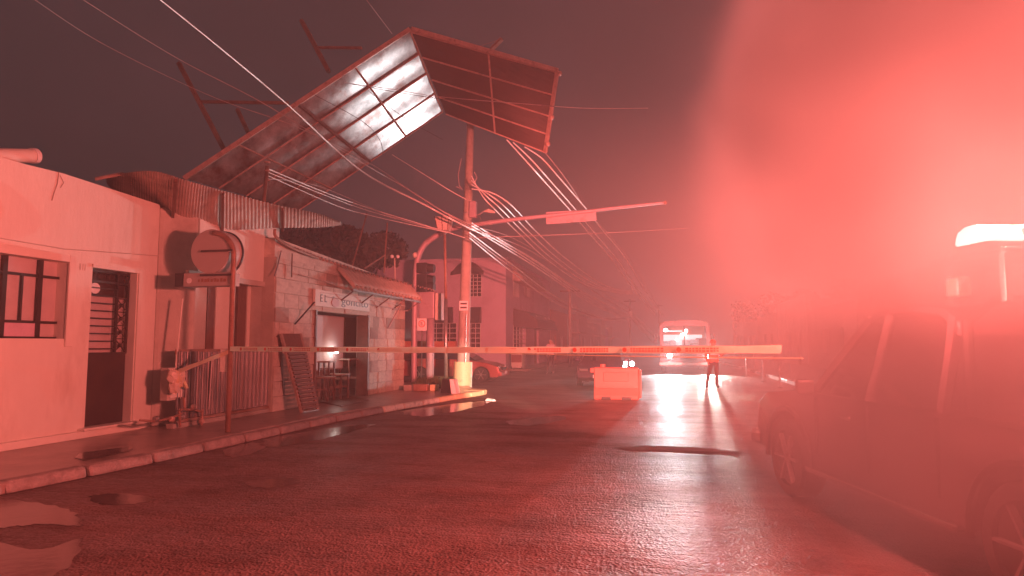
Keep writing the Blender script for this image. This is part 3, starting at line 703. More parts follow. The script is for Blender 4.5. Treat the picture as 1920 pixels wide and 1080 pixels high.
# slatted ladder board leaning on the corner
la = thing('slatted_frame', PZ(575, 770, .13), 'dark slatted wooden frame leaning like a ladder against the block wall', 'frame')
bl_, br_ = PZ(566, 774, .13), PZ(596, 769, .13)
tl_, tr_ = PX(526, 626, BX+.12), PX(562, 626, BX+.12); tl_.x = tr_.x = BX+.13
out_ = Vector((.0, 0, 0)); dn = (tl_-bl_).normalized(); wv = (br_-bl_).normalized(); nn = wv.cross(dn).normalized()
for a, b, w_ in ((bl_, tl_, .07), (br_, tr_, .06)): MB().bar(a, b, w_, .05).build('rail', 'wood_pale', la)
for k in range(15):
    t_ = .03+k/15*.74; a, b = bl_.lerp(tl_, t_), br_.lerp(tr_, t_); MB().hexa([a-nn*.02, b-nn*.02, b+nn*.05, a+nn*.05]+[q+dn*.055 for q in (a+nn*.01, b+nn*.01, b+nn*.07, a+nn*.07)]).build('slat', 'wood', la)
a, b = bl_.lerp(tl_, .8), br_.lerp(tr_, .8); MB().hexa([a-nn*.01, b-nn*.01, b+nn*.015, a+nn*.015]+[q for q in (tl_-nn*.01, tr_-nn*.01, tr_+nn*.015, tl_+nn*.015)]).build('top_board', 'wood', la)
MB().bar(bl_, br_, .06, .05).build('bottom_rail', 'steel', la)
MB().bar(PX(522, 628, BX+.02), PZ(535, 768, .13), .05, .12).build('back_leg', 'wood', la)
gc = thing('clutter_pots', PZ(607, 725, .13), 'small pots and buckets by the foot of the slatted frame', 'pots')
for x, y, r_ in ((603, 722, .07), (596, 738, .06), (611, 735, .05)):
    p = PZ(x, y+6, .13); MB().tube([p, p+Vector((0,0,.16))], [r_*.8, r_], 10).build('pot', 'lamp_shade', gc)

# ------------------------------------------------------------------ corner furniture
def base_pt(px, py, z=.13): return PZ(px, py, z)
PP = PZ(867, 729, .0); PY0 = PP.y
py_ = lambda px, py: PY(px, py, PY0)
pole = thing('utility_pole', (PP.x, PP.y, 0), 'tall round concrete utility pole with a painted base at the street corner', 'utility pole')
tp = py_(882, 236); ctr = lambda q: Vector((lerp(PP.x, tp.x, q), PY0, lerp(0, tp.z, q)))
MB().tube([ctr(k/10) for k in range(11)]+[ctr(1.25)], [lerp(.235, .125, k/10) for k in range(11)]+[.11], 20).build('shaft', 'concrete', pole, smooth=True)
MB().tube([ctr(-.0), ctr(.1)], [.34, .33], 28).build('painted_base', 'yellow', pole, smooth=False)
for q in (440, 450, 415, 422, 400, 434): 
    z = py_(880, q).z; c = ctr(z/tp.z); MB().tube([c-Vector((0,0,.03)), c+Vector((0,0,.03))], .18, 16).build('band', 'steel', pole)
a = py_(882, 410); b = py_(895, 379)
MB().box(a.x+.02, b.x, PY0-.25, PY0-.02, a.z, b.z).build('junction_box', 'mast_grey', pole, bevel=.02)
MB().tube([py_(884, 408), py_(900, 401), py_(908, 396)], .025, 6).build('lamp_arm', 'steel', pole)
MB().tube([py_(908, 396), py_(916, 395), py_(928, 398)], [.03, .075, .04], 8).build('lamp_head', 'lamp_shade', pole)
MB().tube([py_(899, 402), py_(903, 416)], .015, 5).build('lamp_arm', 'steel', pole)
for pts in ([(868,300),(862,330),(864,350),(870,358)], [(892,325),(897,335),(893,345)], [(903,420),(925,422),(920,414)], [(858,352),(866,356)]):
    MB().tube([py_(x, y)+Vector((0,-.2,0)) for x, y in pts], .015, 5).build('bracket_wire', 'cable_mid', pole)
a = py_(866, 583)+Vector((0,-.3,0)); b = py_(882, 565)+Vector((0,-.3,0))
pl = MB().box(a.x, b.x, a.y-.02, a.y, a.z, b.z).build('sign_plate', 'white', pole)
for z in (.3, .7): MB().box(a.x+.04, b.x-.04, a.y-.026, a.y-.02, lerp(a.z, b.z, z)-.03, lerp(a.z, b.z, z)+.03).build('print_mark', 'sign_print', pl)
MB().tube([py_(878, 590)+Vector((0,-.25,0)), py_(876, 690)+Vector((0,-.25,0))], .02, 6).build('conduit', 'steel', pole)

# traffic arm pole
TP = Vector((-8.55, 23.4, 0)); TP = PY(776, 715, 23.4); TP.z = .1
ty = TP.y; tpy = lambda px, py: PY(px, py, ty)
tr = thing('street_sign_mast', TP, 'curved steel mast whose long arm carries a street sign across the road', 'mast')
pts = [TP, tpy(777, 600), tpy(779, 520), tpy(783, 485), tpy(795, 460), tpy(812, 446), tpy(830, 436), tpy(860, 426), tpy(960, 412), tpy(1060, 401), tpy(1180, 387), tpy(1246, 380)]
MB().tube(resample(pts, 50), [.11 if k < 26 else lerp(.10, .045, (k-26)/23) for k in range(50)], 14).build('arm_tube', 'mast_grey', tr, smooth=True)
MB().sphere(tpy(1247, 380), .07, 8, 6).build('arm_cap', 'rust', tr)
a, b = tpy(1023, 419), tpy(1117, 393)
m = MB(); q = [tpy(1023, 397), tpy(1117, 392), tpy(1118, 413), tpy(1024, 420)]
m.prism([p+Vector((0,.06,0)) for p in q], (0, .03, 0)).build('street_sign', 'mast_grey', tr)
# traffic light
tl = thing('traffic_light', tpy(800, 545), 'dark three lamp traffic signal with hoods seen from its side', 'traffic light')
for k, py in enumerate((505, 526, 540)):
    c = tpy(798, py-2); MB().box(c.x-.28, c.x+.1, ty-.2, ty+.2, c.z-.19, c.z+.19).build('signal_housing', 'black_plastic', tl, bevel=.02)
    MB().tube([c+Vector((.09,0,0)), c+Vector((.34,0,-.02))], [.18, .16], 14).build('signal_hood', 'black_plastic', tl)
MB().bar(tpy(780, 520), tpy(790, 520), .06).build('signal_bracket', 'steel', tl)
# cabinet post
cb = thing('control_cabinet', tpy(805, 715), 'grey control cabinet boxes mounted on a stout post beside the curved mast', 'cabinet')
p0, p1 = tpy(800, 715), tpy(802, 597); MB().tube([Vector((p0.x, ty+.35, .1)), Vector((p0.x, ty+.35, p1.z))], .15, 16).build('post', 'mast_grey', cb, smooth=True)
a, b = tpy(783, 597), tpy(812, 546); MB().box(a.x, b.x, ty+.1, ty+.55, a.z, b.z).build('cabinet_box', 'mast_grey', cb, bevel=.03)
a, b = tpy(813, 600), tpy(825, 547); MB().box(a.x, b.x, ty+.15, ty+.5, a.z, b.z-.03).build('cabinet_box', 'lamp_shade', cb, bevel=.02)
MB().box(p0.x-.3, p0.x+.28, ty+.1, ty+.65, .1, .24).build('cabinet_footing', 'concrete', cb, bevel=.02)
ns_ = thing('parking_sign', tpy(791, 620), 'small square no parking sign below the control cabinet', 'sign')
a, b = tpy(783, 620), tpy(801, 597)
MB().box(a.x, b.x, ty-.06, ty-.04, a.z, b.z).build('sign_plate', 'white', ns_)
c = (a+b)/2; MB().tube([Vector((c.x+.12*math.cos(R(20*k)), ty-.063, c.z+.03+.12*math.sin(R(20*k)))) for k in range(19)], .016, 5, False).build('prohibition_ring', 'tape_print', ns_)
text('E', .19, 'letter', 'sign_print', ns_, (c.x-.055, ty-.064, c.z-.035), (1,0,0), (0,0,1), .003)
MB().bar((c.x-.085, ty-.067, c.z+.115), (c.x+.085, ty-.067, c.z-.055), .012).build('prohibition_ring', 'tape_print', ns_)
MB().bar((c.x, ty-.03, .1), (c.x, ty-.03, a.z+.05), .03).build('sign_post', 'steel', ns_)
# lantern post
LPy = 22.6; lp = lambda px, py: PY(px, py, LPy)
ln = thing('lantern_post', Vector((lp(836, 718).x, LPy, .1)), 'slender metal post topped by a boxy tapered lantern', 'lamp post')
MB().tube([Vector((lp(836, 718).x, LPy, .1)), lp(836, 560)], .065, 12).build('post', 'steel', ln, smooth=True)
MB().tube([lp(836, 560), lp(834, 440)], .05, 12).build('post', 'rust', ln, smooth=True)
zt, zb = lp(833, 408).z, lp(833, 433).z; xc = lp(833, 420).x
ws, wb = .19, .28
m = MB(); m.hexa([(xc-ws,LPy-ws,zb),(xc+ws,LPy-ws,zb),(xc+ws,LPy+ws,zb),(xc-ws,LPy+ws,zb),(xc-wb,LPy-wb,zt),(xc+wb,LPy-wb,zt),(xc+wb,LPy+wb,zt),(xc-wb,LPy+wb,zt)]).build('lantern', 'lamp_shade', ln, bevel=.02)
for s in (-1, 0, 1): MB().bar((xc+s*ws*.95, LPy-ws-.012, zb), (xc+s*wb*.95, LPy-wb-.012, zt), .02).build('lantern_rib', 'wood', ln)
MB().tube([(xc, LPy, zb), (xc, LPy, zb-.16)], [.12, .05], 10).build('lantern_neck', 'steel', ln)
# wedge shaped white-edged sign stand
wd = thing('sign_stand', PZ(843, 738, .13), 'low dark wedge stand with one bright white face beside the utility pole', 'stand')
a, b = PZ(826, 737, .13), PZ(846, 738, .13)
MB().prism([a, b, b+Vector((-.06, 0, .42)), a+Vector((.05, 0, .42))], (0, .4, 0)).build('stand_body', 'black_plastic', wd)
MB().prism([b+Vector((.003,0,0)), b+Vector((.16,.02,0)), b+Vector((.06,.02,.42)), b+Vector((-.055,0,.42))], (0, .38, 0)).build('stand_face', 'white', wd)
# planting bed with grass
pb = thing('planting_bed', PZ(790, 730, .13), 'stone edged strip of weeds around the feet of the corner posts', 'planting bed')
c0 = PZ(760, 728, .13)
for k, (x0, x1, mt) in enumerate(((758, 775, 'concrete'), (776, 806, 'rust'), (807, 824, 'yellow'))):
    a, b = PZ(x0, 733, .13), PZ(x1, 733, .13); MB().box(a.x, b.x-.02, a.y-.1, a.y+.12, .13, .33+.02*(k % 2)).build('edging_stone', mt, pb, bevel=.03)
m = MB()
for k in range(900):
    p = Vector((random.uniform(PZ(757, 730, .13).x, PZ(826, 730, .13).x), c0.y+random.uniform(.1, 1.3), .13)); h = random.uniform(.15, .42); a = random.random()*6.3
    d_ = Vector((math.cos(a), math.sin(a), 0))*.02; m.poly([p-d_, p+d_, p+Vector((random.uniform(-.08, .08), random.uniform(-.08, .08), h))])
g_ = m.build('weeds', 'grass', pb, mesh_fix=False); g_['kind'] = 'stuff'
# rooftop floodlights
fl = thing('rooftop_floodlight', PX(741, 525, BX-.6), 'twin floodlight heads on a thin stalk above the shop roof', 'floodlight')
MB().tube([PX(741, 530, BX-.6), PX(740, 484, BX-.6)], .022, 6).build('stalk', 'lamp_shade', fl)
for px in (735, 746): MB().sphere(PX(px, 481, BX-.6), .065, 8, 6).build('lamp_head', 'white', fl)
ca = tag(MB().sphere(PX(778, 478, BX-.3), .09, 8, 5, 1.2).build('antenna_box', 'lamp_shade'), 'small pale box fixed left of the curved mast top', 'box')
for k, (p, q) in enumerate((((688, 400), (661, 498)), ((726, 418), (720, 512)), ((722, 478), (684, 503)))):
    tag(MB().tube([PX(*p, BX-1.), PX(*q, BX-1.)], .028, 6).build('roof_strut', 'rust'), ['slanting rusty strut rising over the shop roof', 'upright rusty strut rising over the shop roof', 'short diagonal brace between the struts over the shop roof'][k], 'strut')

# ------------------------------------------------------------------ billboard torn loose
bb = thing('collapsed_billboard', PX(345, 335, -11.3), 'huge torn billboard folded in two hanging over the street corner', 'billboard')
A, B = PY(345, 335, 14), PY(768, 55, 17); D = PY(560, 395, 17.5)
n = (B-A).cross(D-A).normalized(); rr = ray(830, 210); C_ = CP+rr*((A-CP).dot(n)/rr.dot(n))
if n.dot(CP-A) < 0: n = -n
K = A.lerp(B, .93)
def quad(u, v): return A.lerp(B, u).lerp(D.lerp(C_, u), v)
us = [0, .21, .47, .73, 1]; vs_ = [0, .27, .5, .75, 1]
for i in range(4):
    for j in range(4):
        m = MB(); nu, nv = 6, 18; tilt = random.uniform(-.012, .012)
        for a in range(nu+1):
            for b in range(nv+1):
                u = lerp(us[i], us[i+1], a/nu); v = lerp(vs_[j], vs_[j+1], b/nv)
                m.v.append(quad(u, v)-n*(.03+tilt*math.sin(a/nu*3.1)+.010*math.sin(b/nv*6.3+i+j)))
        for a in range(nu):
            for b in range(nv): q = a*(nv+1)+b; m.f.append((q, q+1, q+nv+2, q+nv+1))
        m.build('sheet', 'panel_metal', bb, mesh_fix=False, smooth=False)
for v in vs_: MB().bar(quad(0, v), quad(1, v), .11 if v == 0 else .038).build('frame_beam', 'frame_rust', bb)
for u in us[1:]: MB().bar(quad(u, 0), quad(u, 1), .08 if u == .47 else .038).build('frame_bar', 'steel' if u == .47 else 'frame_rust', bb)
E_, F_ = PY(1045, 133, 20.2), PY(1022, 286, 20.4); G_ = PY(836, 214, 20.1); B2 = B+Vector((.03, .02, 0))
def quad2(u, v): return B2.lerp(E_, u).lerp(G_.lerp(F_, u), v)
us2 = [0, .5, 1]; vs2 = [0, .3, .56, .78, 1]
n2 = (E_-B2).cross(G_-B2).normalized(); n2 = n2 if n2.dot(CP-B2) > 0 else -n2
for i in range(2):
    for j in range(4):
        m = MB()
        for a in range(5):
            for b in range(5): m.v.append(quad2(lerp(us2[i], us2[i+1], a/4), lerp(vs2[j], vs2[j+1], b/4))-n2*(.03+random.uniform(0, .012)))
        for a in range(4):
            for b in range(4): q = a*5+b; m.f.append((q, q+1, q+6, q+5))
        m.build('sheet', 'panel_red', bb, mesh_fix=False)
for v in vs2: MB().bar(quad2(0, v), quad2(1, v), .13 if v == 0 else .038).build('frame_beam', 'frame_rust', bb)
for u in (.5, 1): MB().bar(quad2(u, 0), quad2(u, 1), .05 if u == .5 else .1).build('frame_bar', 'frame_rust', bb)
for px, py in ((1049, 138), (1034, 220), (1027, 270)): MB().sphere(PY(px, py, 20.3), .09, 6, 4).build('torn_scrap', 'frame_rust', bb)
MB().bar(PY(879, 93, 19.2), PY(941, 73, 19.0), .01).build('frame_bar', 'rust', bb)
MB().bar(PY(921, 93, 19.2), PY(941, 73, 19.0), .12, .08).build('catwalk_arm', 'rust', bb)
for pts, r_ in (([(335,118),(352,152),(375,192),(420,280)], .06), ([(375,191),(540,193)], .045), ([(565,38),(590,85),(617,135)], .06), ([(597,89),(678,90)], .04), ([(445,205),(466,250)], .05)):
    MB().bar(PY(*pts[0], 15.6 if pts[0][0] < 500 else 17.2), PY(*pts[-1], 15.4 if pts[0][0] < 500 else 16.8), r_*1.6).build('catwalk_arm', 'rust', bb)

# ------------------------------------------------------------------ overhead cables
def cable(pts, label, r=.018, mt='cable', grp=None, n=None):
    r *= 1.35 if mt == 'cable' else 1.1
    P = resample([PY(*q) for q in pts], n or 12*len(pts)); return tag(MB().tube(P, [r*(q.y/23)**(1.0 if q.y > 23 else 1.1) for q in P], 5).build('overhead_cable', mt, loc=None), label, 'cable', grp)
cable([(296,-4,8.5),(420,96,11),(540,197,13.8),(680,322,18),(800,386,20.5),(880,428,21.7),(990,480,30),(1090,546,50),(1182,594,75)], 'long bright cable from the upper left sky past the pole junction box', .024)
cable([(150,-4,9.5),(330,108,12),(480,186,14),(600,258,15.8),(690,312,18),(760,352,20),(880,424,21.7),(1000,474,30),(1100,538,52),(1182,588,78)], 'pale cable crossing the dark billboard half and passing the pole top', .015, 'cable_mid')
cable([(60,-4,9),(200,86,11),(400,182,13.5),(560,240,15.2),(700,310,18.8),(790,372,20.5),(880,420,21.5),(980,456,28),(1090,524,50),(1186,580,80)], 'faint cable crossing the far left sky toward the pole', .012, 'cable_mid')
cable([(735,290,20.5),(800,330,21),(840,355,21.2),(874,374,21.6)], 'thin cable dropping from the billboard fold to the pole', .012)
_m = PX(501, 316, -8.85)
for k, (q, r_, mt, lb) in enumerate((([(620,365,17),(700,393,19.5),(815,428,21.5),(872,446,21.7)], .016, 'cable', 'highest cable sagging from the service mast toward the lantern'), ([(620,370,17),(700,398,19.5),(822,431,21.6)], .012, 'cable', 'second cable sagging from the service mast'), ([(632,386,17.5),(690,403,19),(760,419,20.5),(850,438,21.6)], .012, 'cable', 'lowest cable sagging from the service mast'), ([(600,350,17),(740,408,20),(845,436,21.5)], .010, 'cable_mid', 'dull cable leading from the service mast to the pole'))):
    P = [_m+Vector((0, 0, -.08*k))]+[PY(*z_) for z_ in q]; tag(MB().tube(resample(P, 40), r_, 5).build('overhead_cable', mt), lb, 'cable')
for k in range(3): cable([(884,418+5*k,21.7),(1000,488+5*k,30),(1095,553+4*k,50),(1150,585+2*k,65),(1184,599,76)], ['upper', 'middle', 'lower'][k]+' strand of the thick twisted bundle right of the pole', .017, 'cable')
for k, dx in enumerate((0, 9, 18, 30)):
    cable([(884,330+8*k,21.7),(905+dx*.6,368-k*2,22.3),(930+dx,395-k*3,23),(975+dx,440-k*2,27),(1030+dx,490-k*2,34),(1090+dx,530-k,46),(1140+dx*.6,546-k,56),(1186,552-k*3,62)], ['lowest', 'second', 'third', 'highest'][k]+' of the four fanned cables sagging over the mid street', .015+.002*(k % 2), 'cable', 'four fanned cables')
for k, dx in enumerate((0, 12, 34)):
    cable([(950+dx,262+dx*.4,20.3),(982+dx,297,21),(1016+dx,335,22),(1072+dx*.95,398,26),(1098+dx*.9,430,30),(1150+dx*.8,490,42),(1190+dx*.6,545,60),(1228+dx*.45,592,85)], ['leftmost', 'middle', 'rightmost'][k]+' of the three steep cables passing behind the street sign', .02, 'cable', 'three steep cables')
cable([(1022,286,20.4),(1062,337,22),(1105,400,27),(1150,450,34),(1190,500,46),(1236,580,80)], 'thin cable trailing from the torn end of the billboard', .012, 'cable_mid')
for k in range(3): cable([(880,436+5*k,21.7),(960,496+7*k,28),(1040,555+6*k,42),(1100,585+4*k,58),(1140,600-2*k,70),(1178,600-k*3,76)], ['upper', 'middle', 'lower'][k]+' of the loose cables drooping in front of the pink house', .018, 'cable' if k != 1 else 'cable_mid')
cable([(1182,592,76),(1200,612,90),(1225,640,115)], 'pale cable bundle end beyond the far post', .05)
cable([(1182,586,76),(1204,606,90),(1232,634,115)], 'second pale bundle end beyond the far post', .04)
cable([(683,-6,14),(735,63,16.4)], 'short cable meeting the billboard peak from above', .012, 'cable_mid')
cable([(645,155,16.2),(740,168,16.6),(830,182,16.9),(1000,196,19),(1100,203,21),(1215,203,24)], 'nearly level cable passing in front of the billboard', .011, 'cable_mid')
cable([(660,158,16.0),(830,186,16.7),(950,192,18.5),(1040,200,19.5)], 'second level cable passing in front of the billboard', .011, 'cable_dark')
cable([(590,178,14.8),(680,228,16),(712,262,17.2),(718,290,18)], 'curling dark cable across the bright billboard sheets', .011, 'cable_dark')
cable([(690,170,15.5),(760,222,16.6),(830,262,18)], 'dark cable crossing the lower bright billboard corner', .01, 'cable_dark')
cable([(885,446,21.7),(1000,442,23),(1150,436,26),(1290,428,30)], 'thin level cable running right from the pole', .01, 'cable_mid')

# ------------------------------------------------------------------ pink building across the side street
QX, QY = -9.1, 39.6
qy = lambda px, py: PY(px, py, QY); qx = lambda px, py: PX(px, py, QX)
pk = thing('pink_building', (QX, QY, 0), 'two storey pink corner building with dark arched awnings and white window grilles', 'building')
zt = qy(948, 487).z; x0 = -24; yE = qx(1008, 560).y
# front facing the side street
ho = [(qy(880, 535).x, qy(903, 535).x, qy(890, 556).z, qy(890, 514).z), (qy(806, 640).x, qy(856, 640).x, qy(830, 662).z, qy(830, 606).z), (qy(874, 640).x, qy(901, 640).x, qy(890, 662).z, qy(890, 606).z)]
def wall_y(mb, Yp, th, x0, x1, z0, z1, holes):
    xs = sorted({x0, x1, *[q for h in holes for q in h[:2]]}); zs = sorted({z0, z1, *[q for h in holes for q in h[2:]]})
    for a, b in zip(xs, xs[1:]):
        for c, d_ in zip(zs, zs[1:]):
            if any(h[0] < (a+b)/2 < h[1] and h[2] < (c+d_)/2 < h[3] for h in holes): continue
            mb.box(a, b, Yp, Yp+th, c, d_)
    return mb
wall_y(MB(), QY, .3, x0, QX-.0, 0, zt, ho).build('wall', 'pink', pk)
hs = [(qx(962, 640).y, qx(985, 640).y, .5, qx(974, 612).z), (qx(962, 530).y, qx(972, 530).y, qx(966, 556).z, qx(966, 528).z), (qx(983, 530).y, qx(993, 530).y, qx(988, 556).z, qx(988, 530).z), (qx(1002, 650).y, qx(1011, 650).y, 0, qx(1006, 618).z)]
wall_boxes(MB(), QX+.001, .3, QY+.3, yE+6, 0, zt, hs).build('wall', 'pink', pk)
MB().box(x0, QX+.12, QY-.1, yE+6, zt, zt+.15).build('cornice', 'pink', pk)
for h in ho:
    wn = MB().box(h[0], h[1], QY+.2, QY+.22, h[2], h[3]).build('window', 'glass_dark', pk)
    nxx = max(3, int((h[1]-h[0])/.35)); nz = 6
    for k in range(nxx+1): x = lerp(h[0], h[1], k/nxx); MB().box(x-.02, x+.02, QY-.04, QY-.01, h[2], h[3]).build('grille_bar', 'white', wn)
    for k in range(nz+1): z = lerp(h[2], h[3], k/nz); MB().box(h[0], h[1], QY-.035, QY-.015, z-.018, z+.018).build('grille_bar', 'white', wn)
for h in hs[:3]:
    wn = MB().box(QX-.22, QX-.2, h[0], h[1], h[2], h[3]).build('window', 'glass_dark', pk)
    for k in range(5): y = lerp(h[0], h[1], k/4); MB().box(QX+.01, QX+.04, y-.03, y+.03, h[2], h[3]).build('grille_bar', 'white', wn)
    for k in range(9): z = lerp(h[2], h[3], k/8); MB().box(QX+.015, QX+.035, h[0], h[1], z-.018, z+.018).build('grille_bar', 'white', wn)
MB().box(QX-.25, QX-.2, hs[3][0], hs[3][1], 0, hs[3][3]).build('door', 'wood', pk)
def dome_awning(x0, x1, z0, z1, dep, parent):
    m = MB(); ny, nx_ = 6, 14
    for a in range(ny+1):
        th = math.pi/2*a/ny
        for b in range(nx_+1):
            f = b/nx_; m.v.append(Vector((lerp(x0, x1, .5+(f-.5)*(1-.0*a)) , QY-.01-dep*math.cos(th)*math.sin(math.pi*min(max(f, .06), .94)), z0+(z1-z0)*math.sin(th)*math.sin(math.pi*min(max(f, .04), .96))**.6)))
    for a in range(ny):
        for b in range(nx_): q = a*(nx_+1)+b; m.f.append((q, q+1, q+nx_+2, q+nx_+1))
    m.build('awning', 'awning_dark', parent, smooth=True, mesh_fix=False)
dome_awning(qy(846, 515).x, qy(908, 515).x, qy(880, 516).z, qy(880, 490).z, .9, pk)
for a, b in ((806, 850), (868, 903)):
    p, q = qy(a, 606), qy(b, 576); MB().hexa([(p.x,QY-.7,p.z),(q.x,QY-.7,p.z),(q.x,QY-.01,p.z),(p.x,QY-.01,p.z),(p.x,QY-.2,q.z),(q.x,QY-.2,q.z),(q.x,QY-.01,q.z),(p.x,QY-.01,q.z)]).build('awning', 'awning_dark', pk)
ya, yb = qx(962, 600).y, qx(1004, 600).y; z0, z1 = qx(975, 614).z, qx(962, 578).z
m = MB(); m.prism([(QX+.01, ya, z1), (QX+.01, ya, z0), (QX+1.7, ya, z0-.1), (QX+1.5, ya, z0+.5), (QX+.8, ya, z1-.2)], (0, yb-ya, 0)).build('awning', 'awning_dark', pk)
for k in range(14):
    y = lerp(ya+.4, yb-.2, k/13); MB().bar((QX+.85+.3*random.random(), y, z1-.4), (QX+1.56, y+.1, z0+.15), .05).build('awning_highlight', 'cable', pk)  # pale bars put in for lit highlights on the dark awning
ya, yb = qx(961, 510).y, qx(1008, 510).y
MB().prism([(QX+.01, ya, qx(963, 503).z+.2), (QX+.01, ya, qx(963, 528).z), (QX+.8, ya, qx(963, 528).z)], (0, yb-ya, 0)).build('awning', 'roof_sheet', pk)
lw = tag(MB().box(-20, -10.4, 33.5, 33.8, 0, 1.75).build('low_wall', 'orange_wall', bevel=.02), 'low reddish wall seen behind the corner posts', 'wall')

# row of houses down the left side
cols = ['orange_wall', 'plaster', 'pale_wall', 'pale_wall', 'plaster2', 'plaster', 'pink', 'plaster2']
yy0 = yE+6.2; hk = 0
desc = ['reddish low house next along after the pink building', 'grey plastered house second beyond the pink building', 'brown house with a flat roof third beyond the pink building', 'pale house fourth beyond the pink building', 'bare concrete house fifth down the left side', 'cream house sixth down the left side', 'distant pinkish house seventh down the left side', 'last grey house visible down the left side']
for k in range(8):
    L = random.uniform(6.5, 11); h_ = [4.6, 4.2, 5.0, 3.8, 4.6, 5.4, 4.2, 4.8][k]; xx = QX+random.uniform(-.1, .25)
    hs_ = thing('street_house', (xx, yy0, 0), desc[k], 'house', 'low houses down the left side')
    dW = (yy0+L*.2, yy0+L*.2+1.1, 0, 2.4); wW = (yy0+L*.55, yy0+L*.55+1.5, 1, 2.3)
    wall_boxes(MB(), xx, .3, yy0, yy0+L-.1, 0, h_, [dW, wW]).build('wall', cols[k], hs_)
    MB().box(xx-8, xx-.3, yy0, yy0+.3, 0, h_).build('wall', cols[k], hs_)
    MB().box(xx-8, xx-.3, yy0+.3, yy0+L-.1, h_-.5, h_-.4).build('roof', 'concrete', hs_)
    MB().box(xx-.2, xx-.15, *dW).build('door', 'wood', hs_); w_ = MB().box(xx-.2, xx-.17, *wW).build('window', 'glass_dark', hs_)
    for j in range(5): y = lerp(wW[0], wW[1], j/4); MB().box(xx-.05, xx-.02, y-.02, y+.02, wW[2], wW[3]).build('window_bar', 'white', w_)
    if k % 3 == 1: MB().box(xx+.01, xx+1.2, yy0+L*.1, yy0+L*.9, 2.7, 2.85).build('canopy', 'roof_sheet', hs_)
    yy0 += L
MB().box(-9.2, -7.6, 39, 130, 0, .12).build('pavement', 'pavement', kind='structure')
# right side
for k in range(7):
    y0r = 13+k*11.5; hh = [3.6, 4.4, 3.8, 4.9, 4.2, 3.9, 4.6][k]; xr = 9.6
    hs_ = thing('street_house', (xr, y0r, 0), ['dim house hidden behind the police pickup', 'dim plastered house second on the right side', 'dim low house third on the right side', 'tall dim house fourth on the right side', 'dim house fifth on the right side', 'dim house sixth on the right side', 'farthest dim house on the right side'][k], 'house', 'low houses down the right side')
    dW = (y0r+2, y0r+3.1, .12, 2.5); wW = (y0r+5.6, y0r+7.2, 1.1, 2.5)
    m = MB()
    ysr = sorted({y0r, y0r+11.3, *dW[:2], *wW[:2]}); zsr = sorted({0, hh, *dW[2:], *wW[2:]})
    for a, b in zip(ysr, ysr[1:]):
        for c, d_ in zip(zsr, zsr[1:]):
            if any(h[0] < (a+b)/2 < h[1] and h[2] < (c+d_)/2 < h[3] for h in (dW, wW)): continue
            m.box(xr, xr+.3, a, b, c, d_)
    m.build('wall', ['plaster2', 'brown_wall', 'concrete', 'plaster2', 'brown_wall', 'concrete', 'plaster2'][k], hs_)
    MB().box(xr+.15, xr+.2, *dW).build('door', 'wood', hs_); w_ = MB().box(xr+.15, xr+.18, *wW).build('window', 'glass_dark', hs_)
    for j in range(6): y = lerp(wW[0], wW[1], j/5); MB().box(xr-.02, xr+.01, y-.015, y+.015, wW[2], wW[3]).build('window_bar', 'steel', w_)
    MB().box(xr+.3, xr+8, y0r, y0r+11.3, hh-.4, hh-.3).build('roof', 'concrete', hs_)
MB().box(5.3, 9.6, 9, 140, 0, .13).build('pavement', 'pavement', kind='structure')
rk = thing('kerb', (5.2, 20, 0), 'right hand kerb with white painted lengths', 'kerb'); rk['kind'] = 'structure'; del rk['category']
yk = 12.0
while yk < 75:
    L = 1.9 if yk < 45 else 5; MB().box(5.05, 5.3, yk, yk+L-.06, 0, .15).build('kerb_stone', 'white' if int(yk/1.9) % 2 else 'concrete', rk, bevel=.02); yk += L

# delineator posts
for k, (px, py0, py1) in enumerate(((1431, 672, 716), (1463, 674, 728), (1414, 668, 694), (1400, 672, 706), (1482, 676, 705))):
    b = PZ(px, py1, 0); t_ = Vector((b.x, b.y, PY(px, py0, b.y).z)); dl = thing('marker_post', b, ['slim white marker post standing right of the officer', 'slim marker post closest to the pickup bonnet', 'short farther marker post by the painted kerb', 'marker post nearest the officer', 'slim marker post just left of the pickup headlamp'][k], 'post', 'slim marker posts')
    MB().tube([b, t_], .028, 8).build('post_tube', 'steel', dl); MB().tube([b, b+Vector((0,0,.04))], .09, 10).build('post_foot', 'rubber', dl)
    MB().tube([b+(t_-b)*.62, b+(t_-b)*.72], .032, 8).build('reflective_band', 'white', dl)

# far utility posts
for k, (px, pyt, X_) in enumerate(((1069, 538, -7.9), (1182, 560, -7.7), (1236, 570, -4.5))):
    b = PX(px+1, 690, X_); yv = [47, 80, 120][k]; xv = PY(px, 640, yv).x; zv = PY(px, pyt, yv).z
    up = thing('utility_pole', (xv, yv, 0), ['thin utility pole standing before the reddish low house', 'distant utility pole where the cable bundles meet', 'farthest utility pole beside the bus roof'][k], 'utility pole', 'poles receding down the street')
    MB().tube([(xv, yv, 0), (xv, yv, zv)], [.17, .1], 10).build('shaft', 'concrete', up, smooth=True)
    MB().bar((xv-.7, yv, zv-.3), (xv+.7, yv, zv-.3), .1).build('crossarm', 'wood', up)

